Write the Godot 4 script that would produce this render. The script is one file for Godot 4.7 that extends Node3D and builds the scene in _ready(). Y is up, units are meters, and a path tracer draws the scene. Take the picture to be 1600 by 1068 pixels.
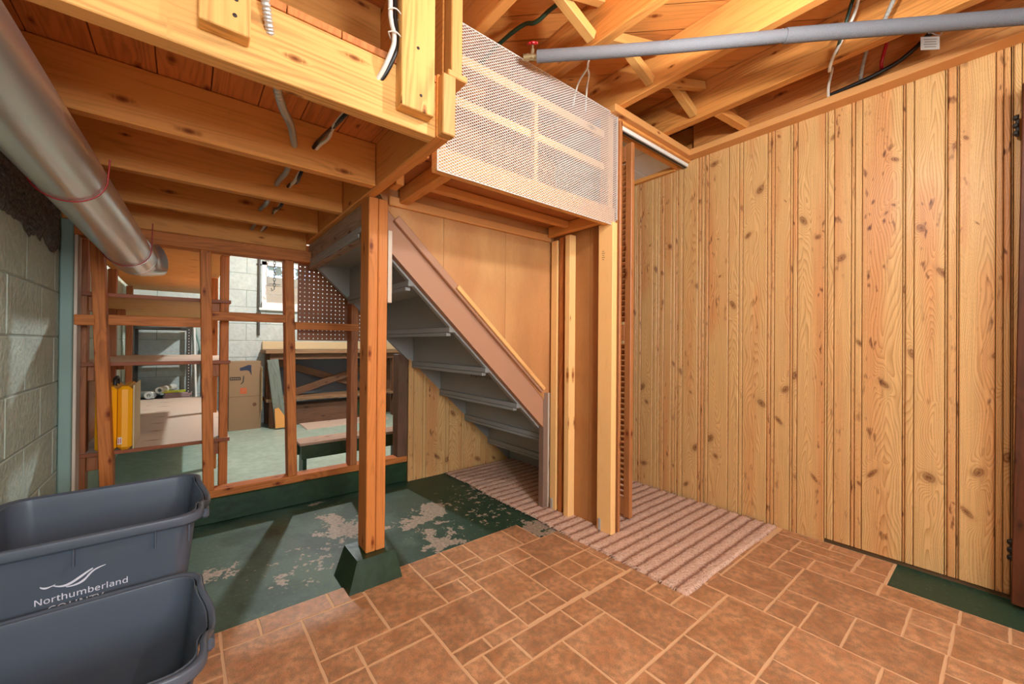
extends Node3D
# Basement with exposed joists, stairs seen from below, knotty pine panelling and a workshop behind a stud partition.

var rng := RandomNumberGenerator.new()
var M := {}
var used := {}

# ---------------------------------------------------------------- mesh helpers
class MB:
	var v := PackedVector3Array()
	var n := PackedVector3Array()
	var t := PackedVector2Array()
	func tri(a: Vector3, b: Vector3, c: Vector3, nn: Vector3, ua := Vector2.ZERO, ub := Vector2.ZERO, uc := Vector2.ZERO) -> void:
		if (b - a).cross(c - a).dot(nn) > 0.0:
			v.append_array([a, c, b]); t.append_array([ua, uc, ub])
		else:
			v.append_array([a, b, c]); t.append_array([ua, ub, uc])
		n.append_array([nn, nn, nn])
	func quad(a: Vector3, b: Vector3, c: Vector3, d: Vector3, nn: Vector3, ua := Vector2.ZERO, ub := Vector2.ZERO, uc := Vector2.ZERO, ud := Vector2.ZERO) -> void:
		tri(a, b, c, nn, ua, ub, uc)
		tri(a, c, d, nn, ua, uc, ud)
	func tris(a: Vector3, b: Vector3, c: Vector3, na: Vector3, nb: Vector3, nc: Vector3, ua := Vector2.ZERO, ub := Vector2.ZERO, uc := Vector2.ZERO) -> void:
		if (b - a).cross(c - a).dot(na + nb + nc) > 0.0:
			v.append_array([a, c, b]); n.append_array([na, nc, nb]); t.append_array([ua, uc, ub])
		else:
			v.append_array([a, b, c]); n.append_array([na, nb, nc]); t.append_array([ua, ub, uc])
	func add(o: MB, x: Transform3D) -> void:
		for i in o.v.size():
			v.append(x * o.v[i]); n.append((x.basis * o.n[i]).normalized()); t.append(o.t[i])
	func mesh() -> ArrayMesh:
		var a := []
		a.resize(Mesh.ARRAY_MAX)
		a[Mesh.ARRAY_VERTEX] = v; a[Mesh.ARRAY_NORMAL] = n; a[Mesh.ARRAY_TEX_UV] = t
		var m := ArrayMesh.new()
		m.add_surface_from_arrays(Mesh.PRIMITIVE_TRIANGLES, a)
		return m

func numbered(s: String) -> String:
	if not used.has(s):
		used[s] = 0
		return s
	used[s] += 1
	return "%s_%03d" % [s, used[s]]

func thing(called: String, label: String, category: String, at := Vector3.ZERO, group := "") -> Node3D:
	var o := Node3D.new()
	o.name = numbered(called)
	add_child(o)
	o.position = at
	o.set_meta("label", label); o.set_meta("category", category)
	if group: o.set_meta("group", group)
	return o

func struct(called: String, label: String, category := "") -> Node3D:
	var o := Node3D.new()
	o.name = numbered(called)
	add_child(o)
	o.set_meta("kind", "structure"); o.set_meta("label", label)
	o.set_meta("category", category if category else called.split("_")[0])
	return o

func put(parent: Node, called: String, mesh: Mesh, m: Material, x := Transform3D()) -> MeshInstance3D:
	var o := MeshInstance3D.new()
	o.name = called
	o.mesh = mesh
	o.material_override = m
	parent.add_child(o, true)
	o.transform = x
	return o

const GU := 0.30
const GV := 1.7
# chamfered box about its centre, texture grain along axis g
func cbox(size: Vector3, bev := 0.003, g := -1, off := Vector2.ZERO) -> MB:
	var b := MB.new()
	if g < 0:
		g = size.max_axis_index()
	var h := size * 0.5
	bev = minf(bev, minf(h.x, minf(h.y, h.z)) * 0.6)
	for ax in 3:
		var u := (ax + 1) % 3
		var w := (ax + 2) % 3
		for s in [-1.0, 1.0]:
			var nn := Vector3.ZERO
			nn[ax] = s
			var p := []
			for q in [[-1, -1], [1, -1], [1, 1], [-1, 1]]:
				var c := Vector3.ZERO
				c[ax] = s * h[ax]
				c[u] = q[0] * (h[u] - bev)
				c[w] = q[1] * (h[w] - bev)
				p.append(c)
			b.quad(p[0], p[1], p[2], p[3], nn, guv(p[0], ax, g, off), guv(p[1], ax, g, off), guv(p[2], ax, g, off), guv(p[3], ax, g, off))
	if bev > 0.0004:
		for ax in 3:
			var u := (ax + 1) % 3
			var w := (ax + 2) % 3
			for su in [-1.0, 1.0]:
				for sw in [-1.0, 1.0]:
					var nn := Vector3.ZERO
					nn[u] = su; nn[w] = sw
					nn = nn.normalized()
					var p := []
					for q in [[-1, 0], [1, 0], [1, 1], [-1, 1]]:
						var c := Vector3.ZERO
						c[ax] = q[0] * (h[ax] - bev)
						c[u] = su * (h[u] - (bev if q[1] == 0 else 0.0))
						c[w] = sw * (h[w] - (0.0 if q[1] == 0 else bev))
						p.append(c)
					b.quad(p[0], p[1], p[2], p[3], nn, guv(p[0], w, g, off), guv(p[1], w, g, off), guv(p[2], w, g, off), guv(p[3], w, g, off))
		for sx in [-1.0, 1.0]:
			for sy in [-1.0, 1.0]:
				for sz in [-1.0, 1.0]:
					var s := Vector3(sx, sy, sz)
					b.tri(s * (h - Vector3(0, bev, bev)), s * (h - Vector3(bev, 0, bev)), s * (h - Vector3(bev, bev, 0)), s.normalized(), off, off, off)
	return b

func guv(p: Vector3, ax: int, g: int, off: Vector2) -> Vector2:
	if ax == g:
		return Vector2(p[(g + 1) % 3] / GU, p[(g + 2) % 3] / GU * 0.5) + off
	var o := 3 - ax - g
	return Vector2(p[o] / GU, p[g] / GV) + off

func ro() -> Vector2:
	return Vector2(rng.randf(), rng.randf())

func box(parent: Node, called: String, a: Vector3, c: Vector3, m: Material, bev := 0.003, g := -1) -> MeshInstance3D:
	var s := (c - a).abs()
	return put(parent, called, cbox(s, bev, g, ro()).mesh(), m, Transform3D(Basis(), (a + c) * 0.5))

# a board of section w (sideways) x h between two points
func beam(parent: Node, called: String, a: Vector3, c: Vector3, w: float, h: float, m: Material, up := Vector3.UP, bev := 0.003) -> MeshInstance3D:
	var d := (c - a).normalized()
	var side := up.cross(d).normalized()
	var u := d.cross(side).normalized()
	return put(parent, called, cbox(Vector3(w, h, (c - a).length()), bev, 2, ro()).mesh(), m, Transform3D(Basis(side, u, d), (a + c) * 0.5))

# polygon extruded along an axis: 0 -> points (z,y), 1 -> (x,z), 2 -> (x,y)
func prism_mb(poly: PackedVector2Array, ax: int, d0: float, d1: float, uvs := Vector2(1, 1), uvo := Vector2.ZERO) -> MB:
	var b := MB.new()
	var idx := Geometry2D.triangulate_polygon(poly)
	var nn := Vector3.ZERO
	nn[ax] = 1.0
	for k in [[d0, -1.0], [d1, 1.0]]:
		for i in range(0, idx.size(), 3):
			var p := []
			for j in 3:
				p.append(poly[idx[i + j]])
			b.tri(lift(p[0], ax, k[0]), lift(p[1], ax, k[0]), lift(p[2], ax, k[0]), nn * k[1] * (1.0 if d1 > d0 else -1.0), p[0] * uvs + uvo, p[1] * uvs + uvo, p[2] * uvs + uvo)
	var cw := 1.0 if Geometry2D.is_polygon_clockwise(poly) else -1.0
	for i in poly.size():
		var p := poly[i]
		var q := poly[(i + 1) % poly.size()]
		var e := (q - p).normalized()
		var o2 := Vector2(-e.y, e.x) * cw
		var no := lift(o2, ax, 0.0)
		b.quad(lift(p, ax, d0), lift(q, ax, d0), lift(q, ax, d1), lift(p, ax, d1), no, p * uvs + uvo, q * uvs + uvo, q * uvs + uvo + Vector2(0.02, 0), p * uvs + uvo + Vector2(0.02, 0))
	return b

func lift(p: Vector2, ax: int, d: float) -> Vector3:
	if ax == 0: return Vector3(d, p.y, p.x)
	if ax == 1: return Vector3(p.x, d, p.y)
	return Vector3(p.x, p.y, d)

func prism(parent: Node, called: String, poly: PackedVector2Array, ax: int, d0: float, d1: float, m: Material, uvs := Vector2(1.0 / GU, 1.0 / GV), uvo := Vector2.ZERO) -> MeshInstance3D:
	return put(parent, called, prism_mb(poly, ax, d0, d1, uvs, uvo).mesh(), m)

func smooth_path(pts: Array, step := 0.012) -> PackedVector3Array:
	var c := Curve3D.new()
	c.bake_interval = step
	for i in pts.size():
		var p: Vector3 = pts[i]
		var tg := Vector3.ZERO
		if i > 0 and i < pts.size() - 1:
			tg = (pts[i + 1] - pts[i - 1]) * 0.2
		c.add_point(p, -tg, tg)
	return c.get_baked_points()

func tube_mb(p: PackedVector3Array, r: float, seg := 8, ripple := 0.0, flat := 1.0, per := 3) -> MB:
	var b := MB.new()
	var up := Vector3.UP
	var d0 := (p[1] - p[0]).normalized()
	if absf(d0.dot(up)) > 0.9: up = Vector3.RIGHT
	var side := d0.cross(up).normalized()
	var rings := []
	var norms := []
	for i in p.size():
		var d := ((p[mini(i + 1, p.size() - 1)] - p[maxi(i - 1, 0)])).normalized()
		side = (side - d * side.dot(d)).normalized()
		var u := d.cross(side)
		var rr := r * (1.0 + (ripple if i % per == 0 else 0.0))
		var ring := PackedVector3Array()
		var nr := PackedVector3Array()
		for k in seg:
			var a := TAU * k / seg
			var o := side * cos(a) + u * sin(a)
			ring.append(p[i] + side * cos(a) * rr + u * sin(a) * rr * flat)
			var slope := 0.0
			if ripple > 0.0 and i > 0 and i < p.size() - 1:
				var rn := r * ripple * ((1.0 if (i + 1) % per == 0 else 0.0) - (1.0 if (i - 1) % per == 0 else 0.0))
				slope = rn / maxf(0.0005, p[i + 1].distance_to(p[i - 1]))
			nr.append((o - d * slope).normalized())
		rings.append(ring); norms.append(nr)
	for i in p.size() - 1:
		for k in seg:
			var k2 := (k + 1) % seg
			b.tris(rings[i][k], rings[i][k2], rings[i + 1][k2], norms[i][k], norms[i][k2], norms[i + 1][k2])
			b.tris(rings[i][k], rings[i + 1][k2], rings[i + 1][k], norms[i][k], norms[i + 1][k2], norms[i + 1][k])
	for e in [0, p.size() - 1]:
		var nn := (p[0] - p[1]).normalized() if e == 0 else (p[e] - p[e - 1]).normalized()
		for k in seg:
			b.tri(p[e], rings[e][k], rings[e][(k + 1) % seg], nn)
	return b

func tube(parent: Node, called: String, pts: Array, r: float, m: Material, seg := 8, ripple := 0.0, step := 0.012) -> MeshInstance3D:
	return put(parent, called, tube_mb(smooth_path(pts, step), r, seg, ripple).mesh(), m)

# profile of Vector2(radius, height) turned about y
func lathe_mb(prof: Array, seg := 20) -> MB:
	var b := MB.new()
	for i in prof.size() - 1:
		var p: Vector2 = prof[i]
		var q: Vector2 = prof[i + 1]
		var e := (q - p).normalized()
		var n2 := Vector2(e.y, -e.x)
		for k in seg:
			var a0 := TAU * k / seg
			var a1 := TAU * (k + 1) / seg
			var c0 := Vector3(cos(a0), 0, sin(a0))
			var c1 := Vector3(cos(a1), 0, sin(a1))
			var A := c0 * p.x + Vector3(0, p.y, 0)
			var B := c1 * p.x + Vector3(0, p.y, 0)
			var C := c1 * q.x + Vector3(0, q.y, 0)
			var D := c0 * q.x + Vector3(0, q.y, 0)
			var n0 := (c0 * n2.x + Vector3(0, n2.y, 0)).normalized()
			var n1 := (c1 * n2.x + Vector3(0, n2.y, 0)).normalized()
			if p.x > 0.0001: b.tris(A, B, C, n0, n1, n1)
			if q.x > 0.0001: b.tris(A, C, D, n0, n1, n0)
	return b

func rect(x0: float, y0: float, x1: float, y1: float) -> PackedVector2Array:
	return PackedVector2Array([Vector2(x0, y0), Vector2(x1, y0), Vector2(x1, y1), Vector2(x0, y1)])

# ---------------------------------------------------------------- textures
func noise_bytes(w: int, h: int, f: float, sd: int, oct := 3, tw := 0, th := 0) -> PackedByteArray:
	var n := FastNoiseLite.new()
	n.noise_type = FastNoiseLite.TYPE_SIMPLEX_SMOOTH
	n.frequency = f
	n.seed = sd
	n.fractal_octaves = oct
	var im := n.get_seamless_image(w, h)
	im.convert(Image.FORMAT_L8)
	if tw:
		im.resize(tw, th, Image.INTERPOLATE_CUBIC)
	return im.get_data()

func tex(data: PackedByteArray, w: int, h: int) -> ImageTexture:
	return ImageTexture.create_from_image(Image.create_from_data(w, h, false, Image.FORMAT_RGB8, data))

# plain sawn timber: streaks, soft growth rings and a few knots, near white so that albedo_color tints it
func lumber_tex(sd: int, contrast: float, knots: int) -> ImageTexture:
	var w := 256
	var h := 1024
	var a := noise_bytes(256, 32, 0.09, sd, 3, w, h)
	var c := noise_bytes(128, 64, 0.02, sd + 1, 2, w, h)
	var e := noise_bytes(128, 128, 0.03, sd + 2, 4, w, h)
	var kn := PackedFloat32Array()
	kn.resize(w * h)
	var r := RandomNumberGenerator.new()
	r.seed = sd
	for i in knots:
		var kx := r.randi_range(20, w - 20)
		var ky := r.randi_range(20, h - 20)
		var rx := r.randf_range(5, 11)
		var ry := rx * r.randf_range(1.0, 1.8)
		for y in range(maxi(0, ky - int(ry * 5)), mini(h, ky + int(ry * 5))):
			for x in range(maxi(0, kx - int(rx * 3)), mini(w, kx + int(rx * 3))):
				var d := pow((x - kx) / rx, 2) + pow((y - ky) / (ry), 2) * (1.0 if absf(y - ky) < ry else 0.5)
				kn[y * w + x] = maxf(kn[y * w + x], exp(-d * 0.9))
	var out := PackedByteArray()
	out.resize(w * h * 3)
	for i in w * h:
		var u := float(i % w) / w
		var k := kn[i]
		var ring := 0.5 + 0.5 * sin(TAU * (u * 7.0 + c[i] / 255.0 * 5.0 + k * 2.0))
		var s := 1.0 - contrast * (0.30 * ring * ring + 0.55 * (a[i] / 255.0) * 0.9 + 0.5 * (e[i] / 255.0 - 0.3))
		s = clampf(s + 0.12, 0.25, 1.0)
		var kd := clampf(k * 1.25 - 0.25, 0.0, 1.0)
		out[i * 3] = int(255.0 * s * (1.0 - 0.45 * kd))
		out[i * 3 + 1] = int(255.0 * clampf(s - 0.015, 0, 1) * (1.0 - 0.6 * kd) * (1.0 - 0.05 * ring * contrast))
		out[i * 3 + 2] = int(255.0 * clampf(s - 0.03, 0, 1) * (1.0 - 0.7 * kd) * (1.0 - 0.10 * ring * contrast))
	return tex(out, w, h)

# eight columns of knotty pine side by side
func pine_tex() -> ImageTexture:
	var w := 1024
	var h := 1280
	var cw := 128
	var H := PackedFloat32Array()
	H.resize(w * h)
	var K := PackedFloat32Array()
	K.resize(w * h)
	var n := FastNoiseLite.new()
	n.seed = 77
	n.frequency = 0.006
	n.fractal_octaves = 2
	var r := RandomNumberGenerator.new()
	r.seed = 1234
	for col in 8:
		var c0 := r.randf_range(0.25, 0.75)
		var bow := r.randf_range(1.0, 9.0)
		var climb := r.randf_range(-5.0, 5.0)
		for y in h:
			var cy := c0 + 0.18 * n.get_noise_2d(y * 0.6, col * 900.0)
			var lift_y := climb * y / h + 2.0 * n.get_noise_2d(y * 0.25, col * 500.0 + 77.0)
			for x in cw:
				var u := float(x) / cw
				H[y * w + col * cw + x] = absf(u - cy) * 3.0 + bow * (u - cy) * (u - cy) + lift_y + 0.55 * n.get_noise_2d((col * cw + x) * 2.2, y * 0.35)
		for i in r.randi_range(4, 5):
			var kx := r.randf_range(14, 114)
			var ky := r.randf_range(30, h - 30)
			var rx := r.randf_range(11, 20) if i < 3 else r.randf_range(4, 8)
			var ry := rx * r.randf_range(0.42, 0.72)
			var lean := r.randf_range(-0.7, 0.7)
			for y in range(maxi(0, int(ky - 80)), mini(h, int(ky + 80))):
				for x in range(maxi(0, int(kx - 50)), mini(cw, int(kx + 50))):
					var dx := (x - kx) / rx
					var dy := (y - ky + lean * (x - kx)) / ry
					var d := dx * dx + dy * dy
					var j := y * w + col * cw + x
					H[j] += 2.2 * exp(-(dx * dx * 0.40 + dy * dy * 0.09))
					K[j] = maxf(K[j], exp(-d * 0.75) * (0.80 + 0.20 * sin(9.0 * sqrt(d) + 2.0 * n.get_noise_2d(x * 9.0, y * 9.0))))
	var red := noise_bytes(256, 24, 0.03, 5, 2, w, h)
	var fine := noise_bytes(512, 24, 0.25, 9, 2, w, h)
	var fleck := noise_bytes(512, 320, 0.06, 15, 3, w, h)
	var out := PackedByteArray()
	out.resize(w * h * 3)
	for i in w * h:
		var f := H[i] * 3.4
		f = f - floorf(f)
		var ring := f * f * f
		var k := K[i]
		var rd := clampf(red[i] / 255.0 * 2.4 - 1.0, 0.0, 1.0)
		var s := 1.0 - 0.15 * ring - 0.10 * (fine[i] / 255.0)
		var fl := clampf((fleck[i] / 255.0 - 0.70) * 5.0, 0.0, 1.0) * rd * 0.6
		var kd := clampf(k * 1.35 - 0.25, 0.0, 1.0) * (0.68 + 0.32 * ring)
		var halo := clampf(k * 2.0, 0.0, 1.0) * 0.12 + fl
		out[i * 3] = int(255 * clampf((0.89 * s - 0.02 * rd) * (1.0 - 0.42 * kd) * (1.0 - halo), 0, 1))
		out[i * 3 + 1] = int(255 * clampf((0.70 * s - 0.075 * rd - 0.035 * ring) * (1.0 - 0.56 * kd) * (1.0 - halo * 1.2), 0, 1))
		out[i * 3 + 2] = int(255 * clampf((0.465 * s - 0.065 * rd - 0.055 * ring) * (1.0 - 0.64 * kd) * (1.0 - halo * 1.3), 0, 1))
	return tex(out, w, h)

func mix_tex(w: int, h: int, cols: Array, f: Array, sd: int, grit := 0.1) -> ImageTexture:
	var a := noise_bytes(w, h, f[0], sd, 4)
	var b := noise_bytes(w, h, f[1], sd + 3, 4)
	var g := noise_bytes(w, h, 0.35, sd + 6, 2)
	var out := PackedByteArray()
	out.resize(w * h * 3)
	for i in w * h:
		var x := clampf((a[i] / 255.0 - 0.5) * 2.0 + 0.5, 0, 1)
		var y := clampf((b[i] / 255.0 - 0.5) * 1.8 + 0.35, 0, 1)
		var c: Color = cols[0].lerp(cols[1], x).lerp(cols[2], y * 0.7)
		var s := 1.0 - grit * (g[i] / 255.0)
		out[i * 3] = int(255 * clampf(c.r * s, 0, 1))
		out[i * 3 + 1] = int(255 * clampf(c.g * s, 0, 1))
		out[i * 3 + 2] = int(255 * clampf(c.b * s, 0, 1))
	return tex(out, w, h)

# worn green floor paint, x -0.5..2.6 and z -2.9..-1.35 over the whole picture
const GX0 := -0.5
const GX1 := 2.6
const GZ0 := -2.9
const GZ1 := -1.35
func green_tex() -> ImageTexture:
	var w := 1240
	var h := 620
	var worn := PackedFloat32Array()
	worn.resize(w * h)
	# x, z, radius x, radius z, strength of each bare patch
	var spots := [[0.65, -2.40, 0.05, 0.10, 1.0], [0.66, -2.24, 0.10, 0.09, 1.0], [0.70, -2.16, 0.07, 0.05, 0.9], [1.03, -2.10, 0.10, 0.06, 1.0], [1.17, -2.17, 0.09, 0.10, 1.05], [0.96, -2.05, 0.06, 0.035, 0.9], [1.00, -1.90, 0.05, 0.07, 0.85], [1.01, -1.77, 0.08, 0.06, 1.0], [1.62, -2.37, 0.10, 0.04, 0.75], [0.10, -2.15, 0.09, 0.06, 0.75], [0.32, -1.92, 0.05, 0.06, 0.62], [0.57, -2.08, 0.06, 0.06, 0.6], [0.63, -2.70, 0.05, 0.02, 0.8], [1.48, -1.62, 0.12, 0.07, 1.05], [1.52, -1.52, 0.07, 0.05, 1.0], [1.12, -2.0, 0.05, 0.05, 0.6], [1.1, -1.85, 0.16, 0.12, 0.45], [1.35, -1.95, 0.25, 0.2, 0.36], [0.45, -2.0, 0.2, 0.15, 0.42], [1.5, -2.2, 0.2, 0.2, 0.4], [0.84, -2.12, 0.10, 0.02, 0.8]]
	for s in spots:
		var x0 := int((s[0] - 2.2 * s[2] - GX0) / (GX1 - GX0) * w)
		var x1 := int((s[0] + 2.2 * s[2] - GX0) / (GX1 - GX0) * w)
		var z0 := int((s[1] - 2.2 * s[3] - GZ0) / (GZ1 - GZ0) * h)
		var z1 := int((s[1] + 2.2 * s[3] - GZ0) / (GZ1 - GZ0) * h)
		for z in range(maxi(z0, 0), mini(z1, h)):
			for x in range(maxi(x0, 0), mini(x1, w)):
				var px: float = GX0 + (GX1 - GX0) * x / w
				var pz: float = GZ0 + (GZ1 - GZ0) * z / h
				var d: float = pow((px - s[0]) / s[2], 2) + pow((pz - s[1]) / s[3], 2)
				worn[z * w + x] = maxf(worn[z * w + x], s[4] * exp(-d * 0.6))
	var a := noise_bytes(w, h, 0.035, 31, 5)
	var b := noise_bytes(w, h, 0.008, 32, 4)
	var c := noise_bytes(w, h, 0.12, 33, 3)
	var out := PackedByteArray()
	out.resize(w * h * 3)
	var deep := Color(0.155, 0.265, 0.195)
	var pale := Color(0.275, 0.385, 0.32)
	var moss := Color(0.215, 0.325, 0.15)
	var bare := Color(0.68, 0.60, 0.53)
	for i in w * h:
		var px := GX0 + (GX1 - GX0) * (i % w) / w
		var pz := GZ0 + (GZ1 - GZ0) * (i / w) / h
		# paler blue green towards the left-hand bay, broken up by the noise
		var paleness := clampf((b[i] / 255.0 - 0.42) * 3.0 + (0.62 - px) * 1.4, 0.0, 1.0) * 0.85
		var col := deep.lerp(pale, paleness)
		var mo := clampf(1.0 - Vector2((px - 0.47) / 0.22, (pz + 1.86) / 0.22).length(), 0, 1)
		col = col.lerp(moss, mo * clampf(c[i] / 110.0 - 0.6, 0, 1))
		var wv := worn[i] + (a[i] / 255.0 - 0.5) * 1.15 + (c[i] / 255.0 - 0.5) * 0.5
		col = col.lerp(bare, smoothstep(0.52, 0.60, wv) * (0.75 + 0.25 * c[i] / 255.0))
		if c[i] > 214: col = col.lerp(bare, 0.35)
		var s := 0.9 + 0.2 * (c[i] / 255.0)
		out[i * 3] = int(255 * clampf(col.r * s, 0, 1))
		out[i * 3 + 1] = int(255 * clampf(col.g * s, 0, 1))
		out[i * 3 + 2] = int(255 * clampf(col.b * s, 0, 1))
	return tex(out, w, h)

func mat(key: String, c: Color, rough := 0.7, t: Texture2D = null, metal := 0.0) -> StandardMaterial3D:
	var m := StandardMaterial3D.new()
	m.resource_name = key
	m.albedo_color = c
	m.roughness = rough
	m.metallic = metal
	if t: m.albedo_texture = t
	M[key] = m
	return m

func world_mapped(m: StandardMaterial3D, s: Vector3) -> void:
	m.uv1_triplanar = true
	m.uv1_world_triplanar = true
	m.uv1_scale = s

func bumpy(m: StandardMaterial3D, f: float, cm: float, sd: int, size := 256) -> void:
	var n := NoiseTexture2D.new()
	n.width = size; n.height = size
	n.seamless = true
	n.noise = FastNoiseLite.new()
	n.noise.frequency = f
	n.noise.seed = sd
	n.noise.fractal_octaves = 4
	m.heightmap_enabled = true
	m.heightmap_texture = n
	m.heightmap_scale = cm

func materials() -> void:
	var l1 := lumber_tex(3, 0.24, 7)
	var l2 := lumber_tex(21, 0.34, 9)
	var l3 := lumber_tex(57, 0.17, 4)
	mat("beam", Color(0.90, 0.70, 0.425), 0.55, lumber_tex(91, 0.34, 6))
	mat("beam_edge", Color(0.80, 0.60, 0.34), 0.6, l1)
	mat("joist", Color(0.86, 0.60, 0.325), 0.6, l1)
	mat("joist_b", Color(0.83, 0.565, 0.295), 0.6, l2)
	mat("subfloor_low", Color(0.82, 0.52, 0.285), 0.65, l2)
	mat("subfloor", Color(0.87, 0.60, 0.32), 0.65, l1)
	mat("subfloor_b", Color(0.81, 0.53, 0.27), 0.65, l2)
	mat("new_stud", Color(0.97, 0.78, 0.52), 0.6, l3)
	mat("new_stud_b", Color(0.93, 0.72, 0.46), 0.6, l1)
	mat("post", Color(0.80, 0.505, 0.265), 0.5, l1)
	mat("old_stud", Color(0.76, 0.46, 0.235), 0.6, l2)
	mat("old_stud_b", Color(0.66, 0.40, 0.22), 0.6, l2)
	mat("dark_stud", Color(0.42, 0.30, 0.22), 0.7, l2)
	mat("grey_wood", Color(0.66, 0.57, 0.50), 0.75, l2)
	mat("plate", Color(0.86, 0.62, 0.37), 0.6, l3)
	mat("plywood", Color(0.85, 0.66, 0.41), 0.65, l1)
	mat("shelf_top", Color(0.82, 0.765, 0.71), 0.55, l3)
	mat("shelf_edge", Color(0.58, 0.31, 0.16), 0.6, l2)
	mat("redwood", Color(0.70, 0.45, 0.26), 0.45, l1)
	mat("dark_door", Color(0.34, 0.17, 0.09), 0.32, l2)
	mat("stringer", Color(0.70, 0.515, 0.40), 0.6)
	mat("jamb", Color(0.52, 0.42, 0.36), 0.6, l3)
	mat("white_wood", Color(0.80, 0.75, 0.69), 0.6, l3)
	mat("workbench", Color(0.45, 0.31, 0.21), 0.75, l2)
	mat("workbench_top", Color(0.55, 0.43, 0.31), 0.7, l2)
	mat("leaning_green", Color(0.45, 0.50, 0.47), 0.7, l2)
	for k in ["beam", "joist", "joist_b", "new_stud", "post", "old_stud"]:
		M[k].metallic_specular = 0.35
	var pine := mat("pine", Color(1, 1, 1), 0.42, pine_tex())
	pine.metallic_specular = 0.4
	mat("groove", Color(0.40, 0.27, 0.15), 0.8)
	var hb := mix_tex(256, 256, [Color(0.84, 0.62, 0.39), Color(0.80, 0.56, 0.34), Color(0.72, 0.49, 0.29)], [0.006, 0.012], 40, 0.06)
	mat("hardboard", Color(1, 1, 1), 0.6, hb)
	M.hardboard.uv1_scale = Vector3(1, 1, 1)
	var hb2 := mat("hardboard_brown", Color(0.86, 0.80, 0.74), 0.5, hb)
	hb2.uv1_scale = Vector3(1, 1, 1)
	var tiles := [
		[Color(0.92, 0.675, 0.48), Color(0.80, 0.56, 0.38), Color(0.64, 0.505, 0.37)],
		[Color(0.89, 0.65, 0.465), Color(0.77, 0.54, 0.375), Color(0.62, 0.495, 0.375)],
		[Color(0.94, 0.70, 0.51), Color(0.84, 0.59, 0.41), Color(0.67, 0.53, 0.395)]]
	for i in 3:
		var m := mat("tile%d" % i, Color(1, 1, 1), 0.48, mix_tex(512, 512, tiles[i], [0.012, 0.045], 60 + i * 11, 0.26))
		world_mapped(m, Vector3(1.25, 1.25, 1.25))
		m.uv1_offset = Vector3(0.31 * i, 0.17 * i, 0.53 * i)
		m.metallic_specular = 0.35
		bumpy(m, 0.05, 0.10, 8 + i)
	mat("grout", Color(0.86, 0.69, 0.52), 0.8)
	mat("green_floor", Color(1, 1, 1), 0.55, green_tex())
	bumpy(M.green_floor, 0.05, 0.10, 3, 512)
	var gp := mat("green_paint", Color(1, 1, 1), 0.4, mix_tex(256, 256, [Color(0.105, 0.225, 0.125), Color(0.14, 0.26, 0.15), Color(0.085, 0.175, 0.095)], [0.01, 0.03], 90, 0.12))
	world_mapped(gp, Vector3(1.6, 1.6, 1.6))
	bumpy(gp, 0.04, 0.10, 5)
	var wf := mat("workshop_floor", Color(1, 1, 1), 0.45, mix_tex(512, 512, [Color(0.70, 0.80, 0.75), Color(0.65, 0.755, 0.70), Color(0.59, 0.69, 0.64)], [0.008, 0.03], 100, 0.08))
	world_mapped(wf, Vector3(0.8, 0.8, 0.8))
	var bl := mat("block", Color(1, 1, 1), 0.7, mix_tex(512, 512, [Color(0.79, 0.85, 0.79), Color(0.75, 0.81, 0.76), Color(0.69, 0.76, 0.71)], [0.01, 0.05], 120, 0.1))
	world_mapped(bl, Vector3(1.1, 1.1, 1.1))
	bumpy(bl, 0.06, 0.35, 12, 512)
	var bl2 := mat("block_white", Color(1, 1, 1), 0.7, mix_tex(256, 256, [Color(0.82, 0.86, 0.84), Color(0.78, 0.82, 0.80), Color(0.74, 0.78, 0.76)], [0.01, 0.05], 130, 0.08))
	world_mapped(bl2, Vector3(1.1, 1.1, 1.1))
	bumpy(bl2, 0.06, 0.35, 13)
	mat("mortar", Color(0.60, 0.64, 0.61), 0.8)
	var cr := mat("crust", Color(1, 1, 1), 0.9, mix_tex(256, 256, [Color(0.42, 0.42, 0.40), Color(0.30, 0.30, 0.29), Color(0.62, 0.60, 0.58)], [0.05, 0.12], 140, 0.3))
	world_mapped(cr, Vector3(2, 2, 2))
	bumpy(cr, 0.08, 1.2, 14)
	mat("teal", Color(0.50, 0.60, 0.57), 0.6)
	mat("plaster", Color(0.80, 0.78, 0.74), 0.8)
	mat("stair_grey", Color(0.60, 0.60, 0.59), 0.55)
	bumpy(M.stair_grey, 0.03, 0.08, 20)
	mat("galvanized", Color(0.86, 0.88, 0.88), 0.30, null, 0.9)
	mat("steel", Color(0.76, 0.76, 0.75), 0.35, null, 0.45)
	mat("dark_metal", Color(0.17, 0.16, 0.15), 0.5, null, 0.3)
	mat("slot_metal", Color(0.30, 0.29, 0.27), 0.5, null, 0.4)
	mat("red_wire", Color(0.55, 0.08, 0.10), 0.4)
	mat("bin", Color(0.315, 0.348, 0.395), 0.36)
	M.bin.metallic_specular = 0.45
	mat("bin_print", Color(0.86, 0.86, 0.90), 0.5)
	mat("white_cable", Color(0.86, 0.84, 0.80), 0.45)
	mat("grey_cable", Color(0.62, 0.60, 0.57), 0.5)
	mat("black_cable", Color(0.07, 0.065, 0.065), 0.4)
	mat("green_cable", Color(0.10, 0.20, 0.13), 0.45)
	mat("foam", Color(0.42, 0.42, 0.44), 0.8)
	bumpy(M.foam, 0.12, 0.2, 30)
	M.foam.uv1_triplanar = true
	M.foam.uv1_world_triplanar = true
	M.foam.uv1_scale = Vector3(8, 8, 8)
	mat("brass", Color(0.66, 0.60, 0.46), 0.4, null, 0.7)
	mat("red_paint", Color(0.70, 0.10, 0.13), 0.35)
	var net := mat("net", Color(0.80, 0.77, 0.74), 0.5)
	net.backlight_enabled = true
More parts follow.
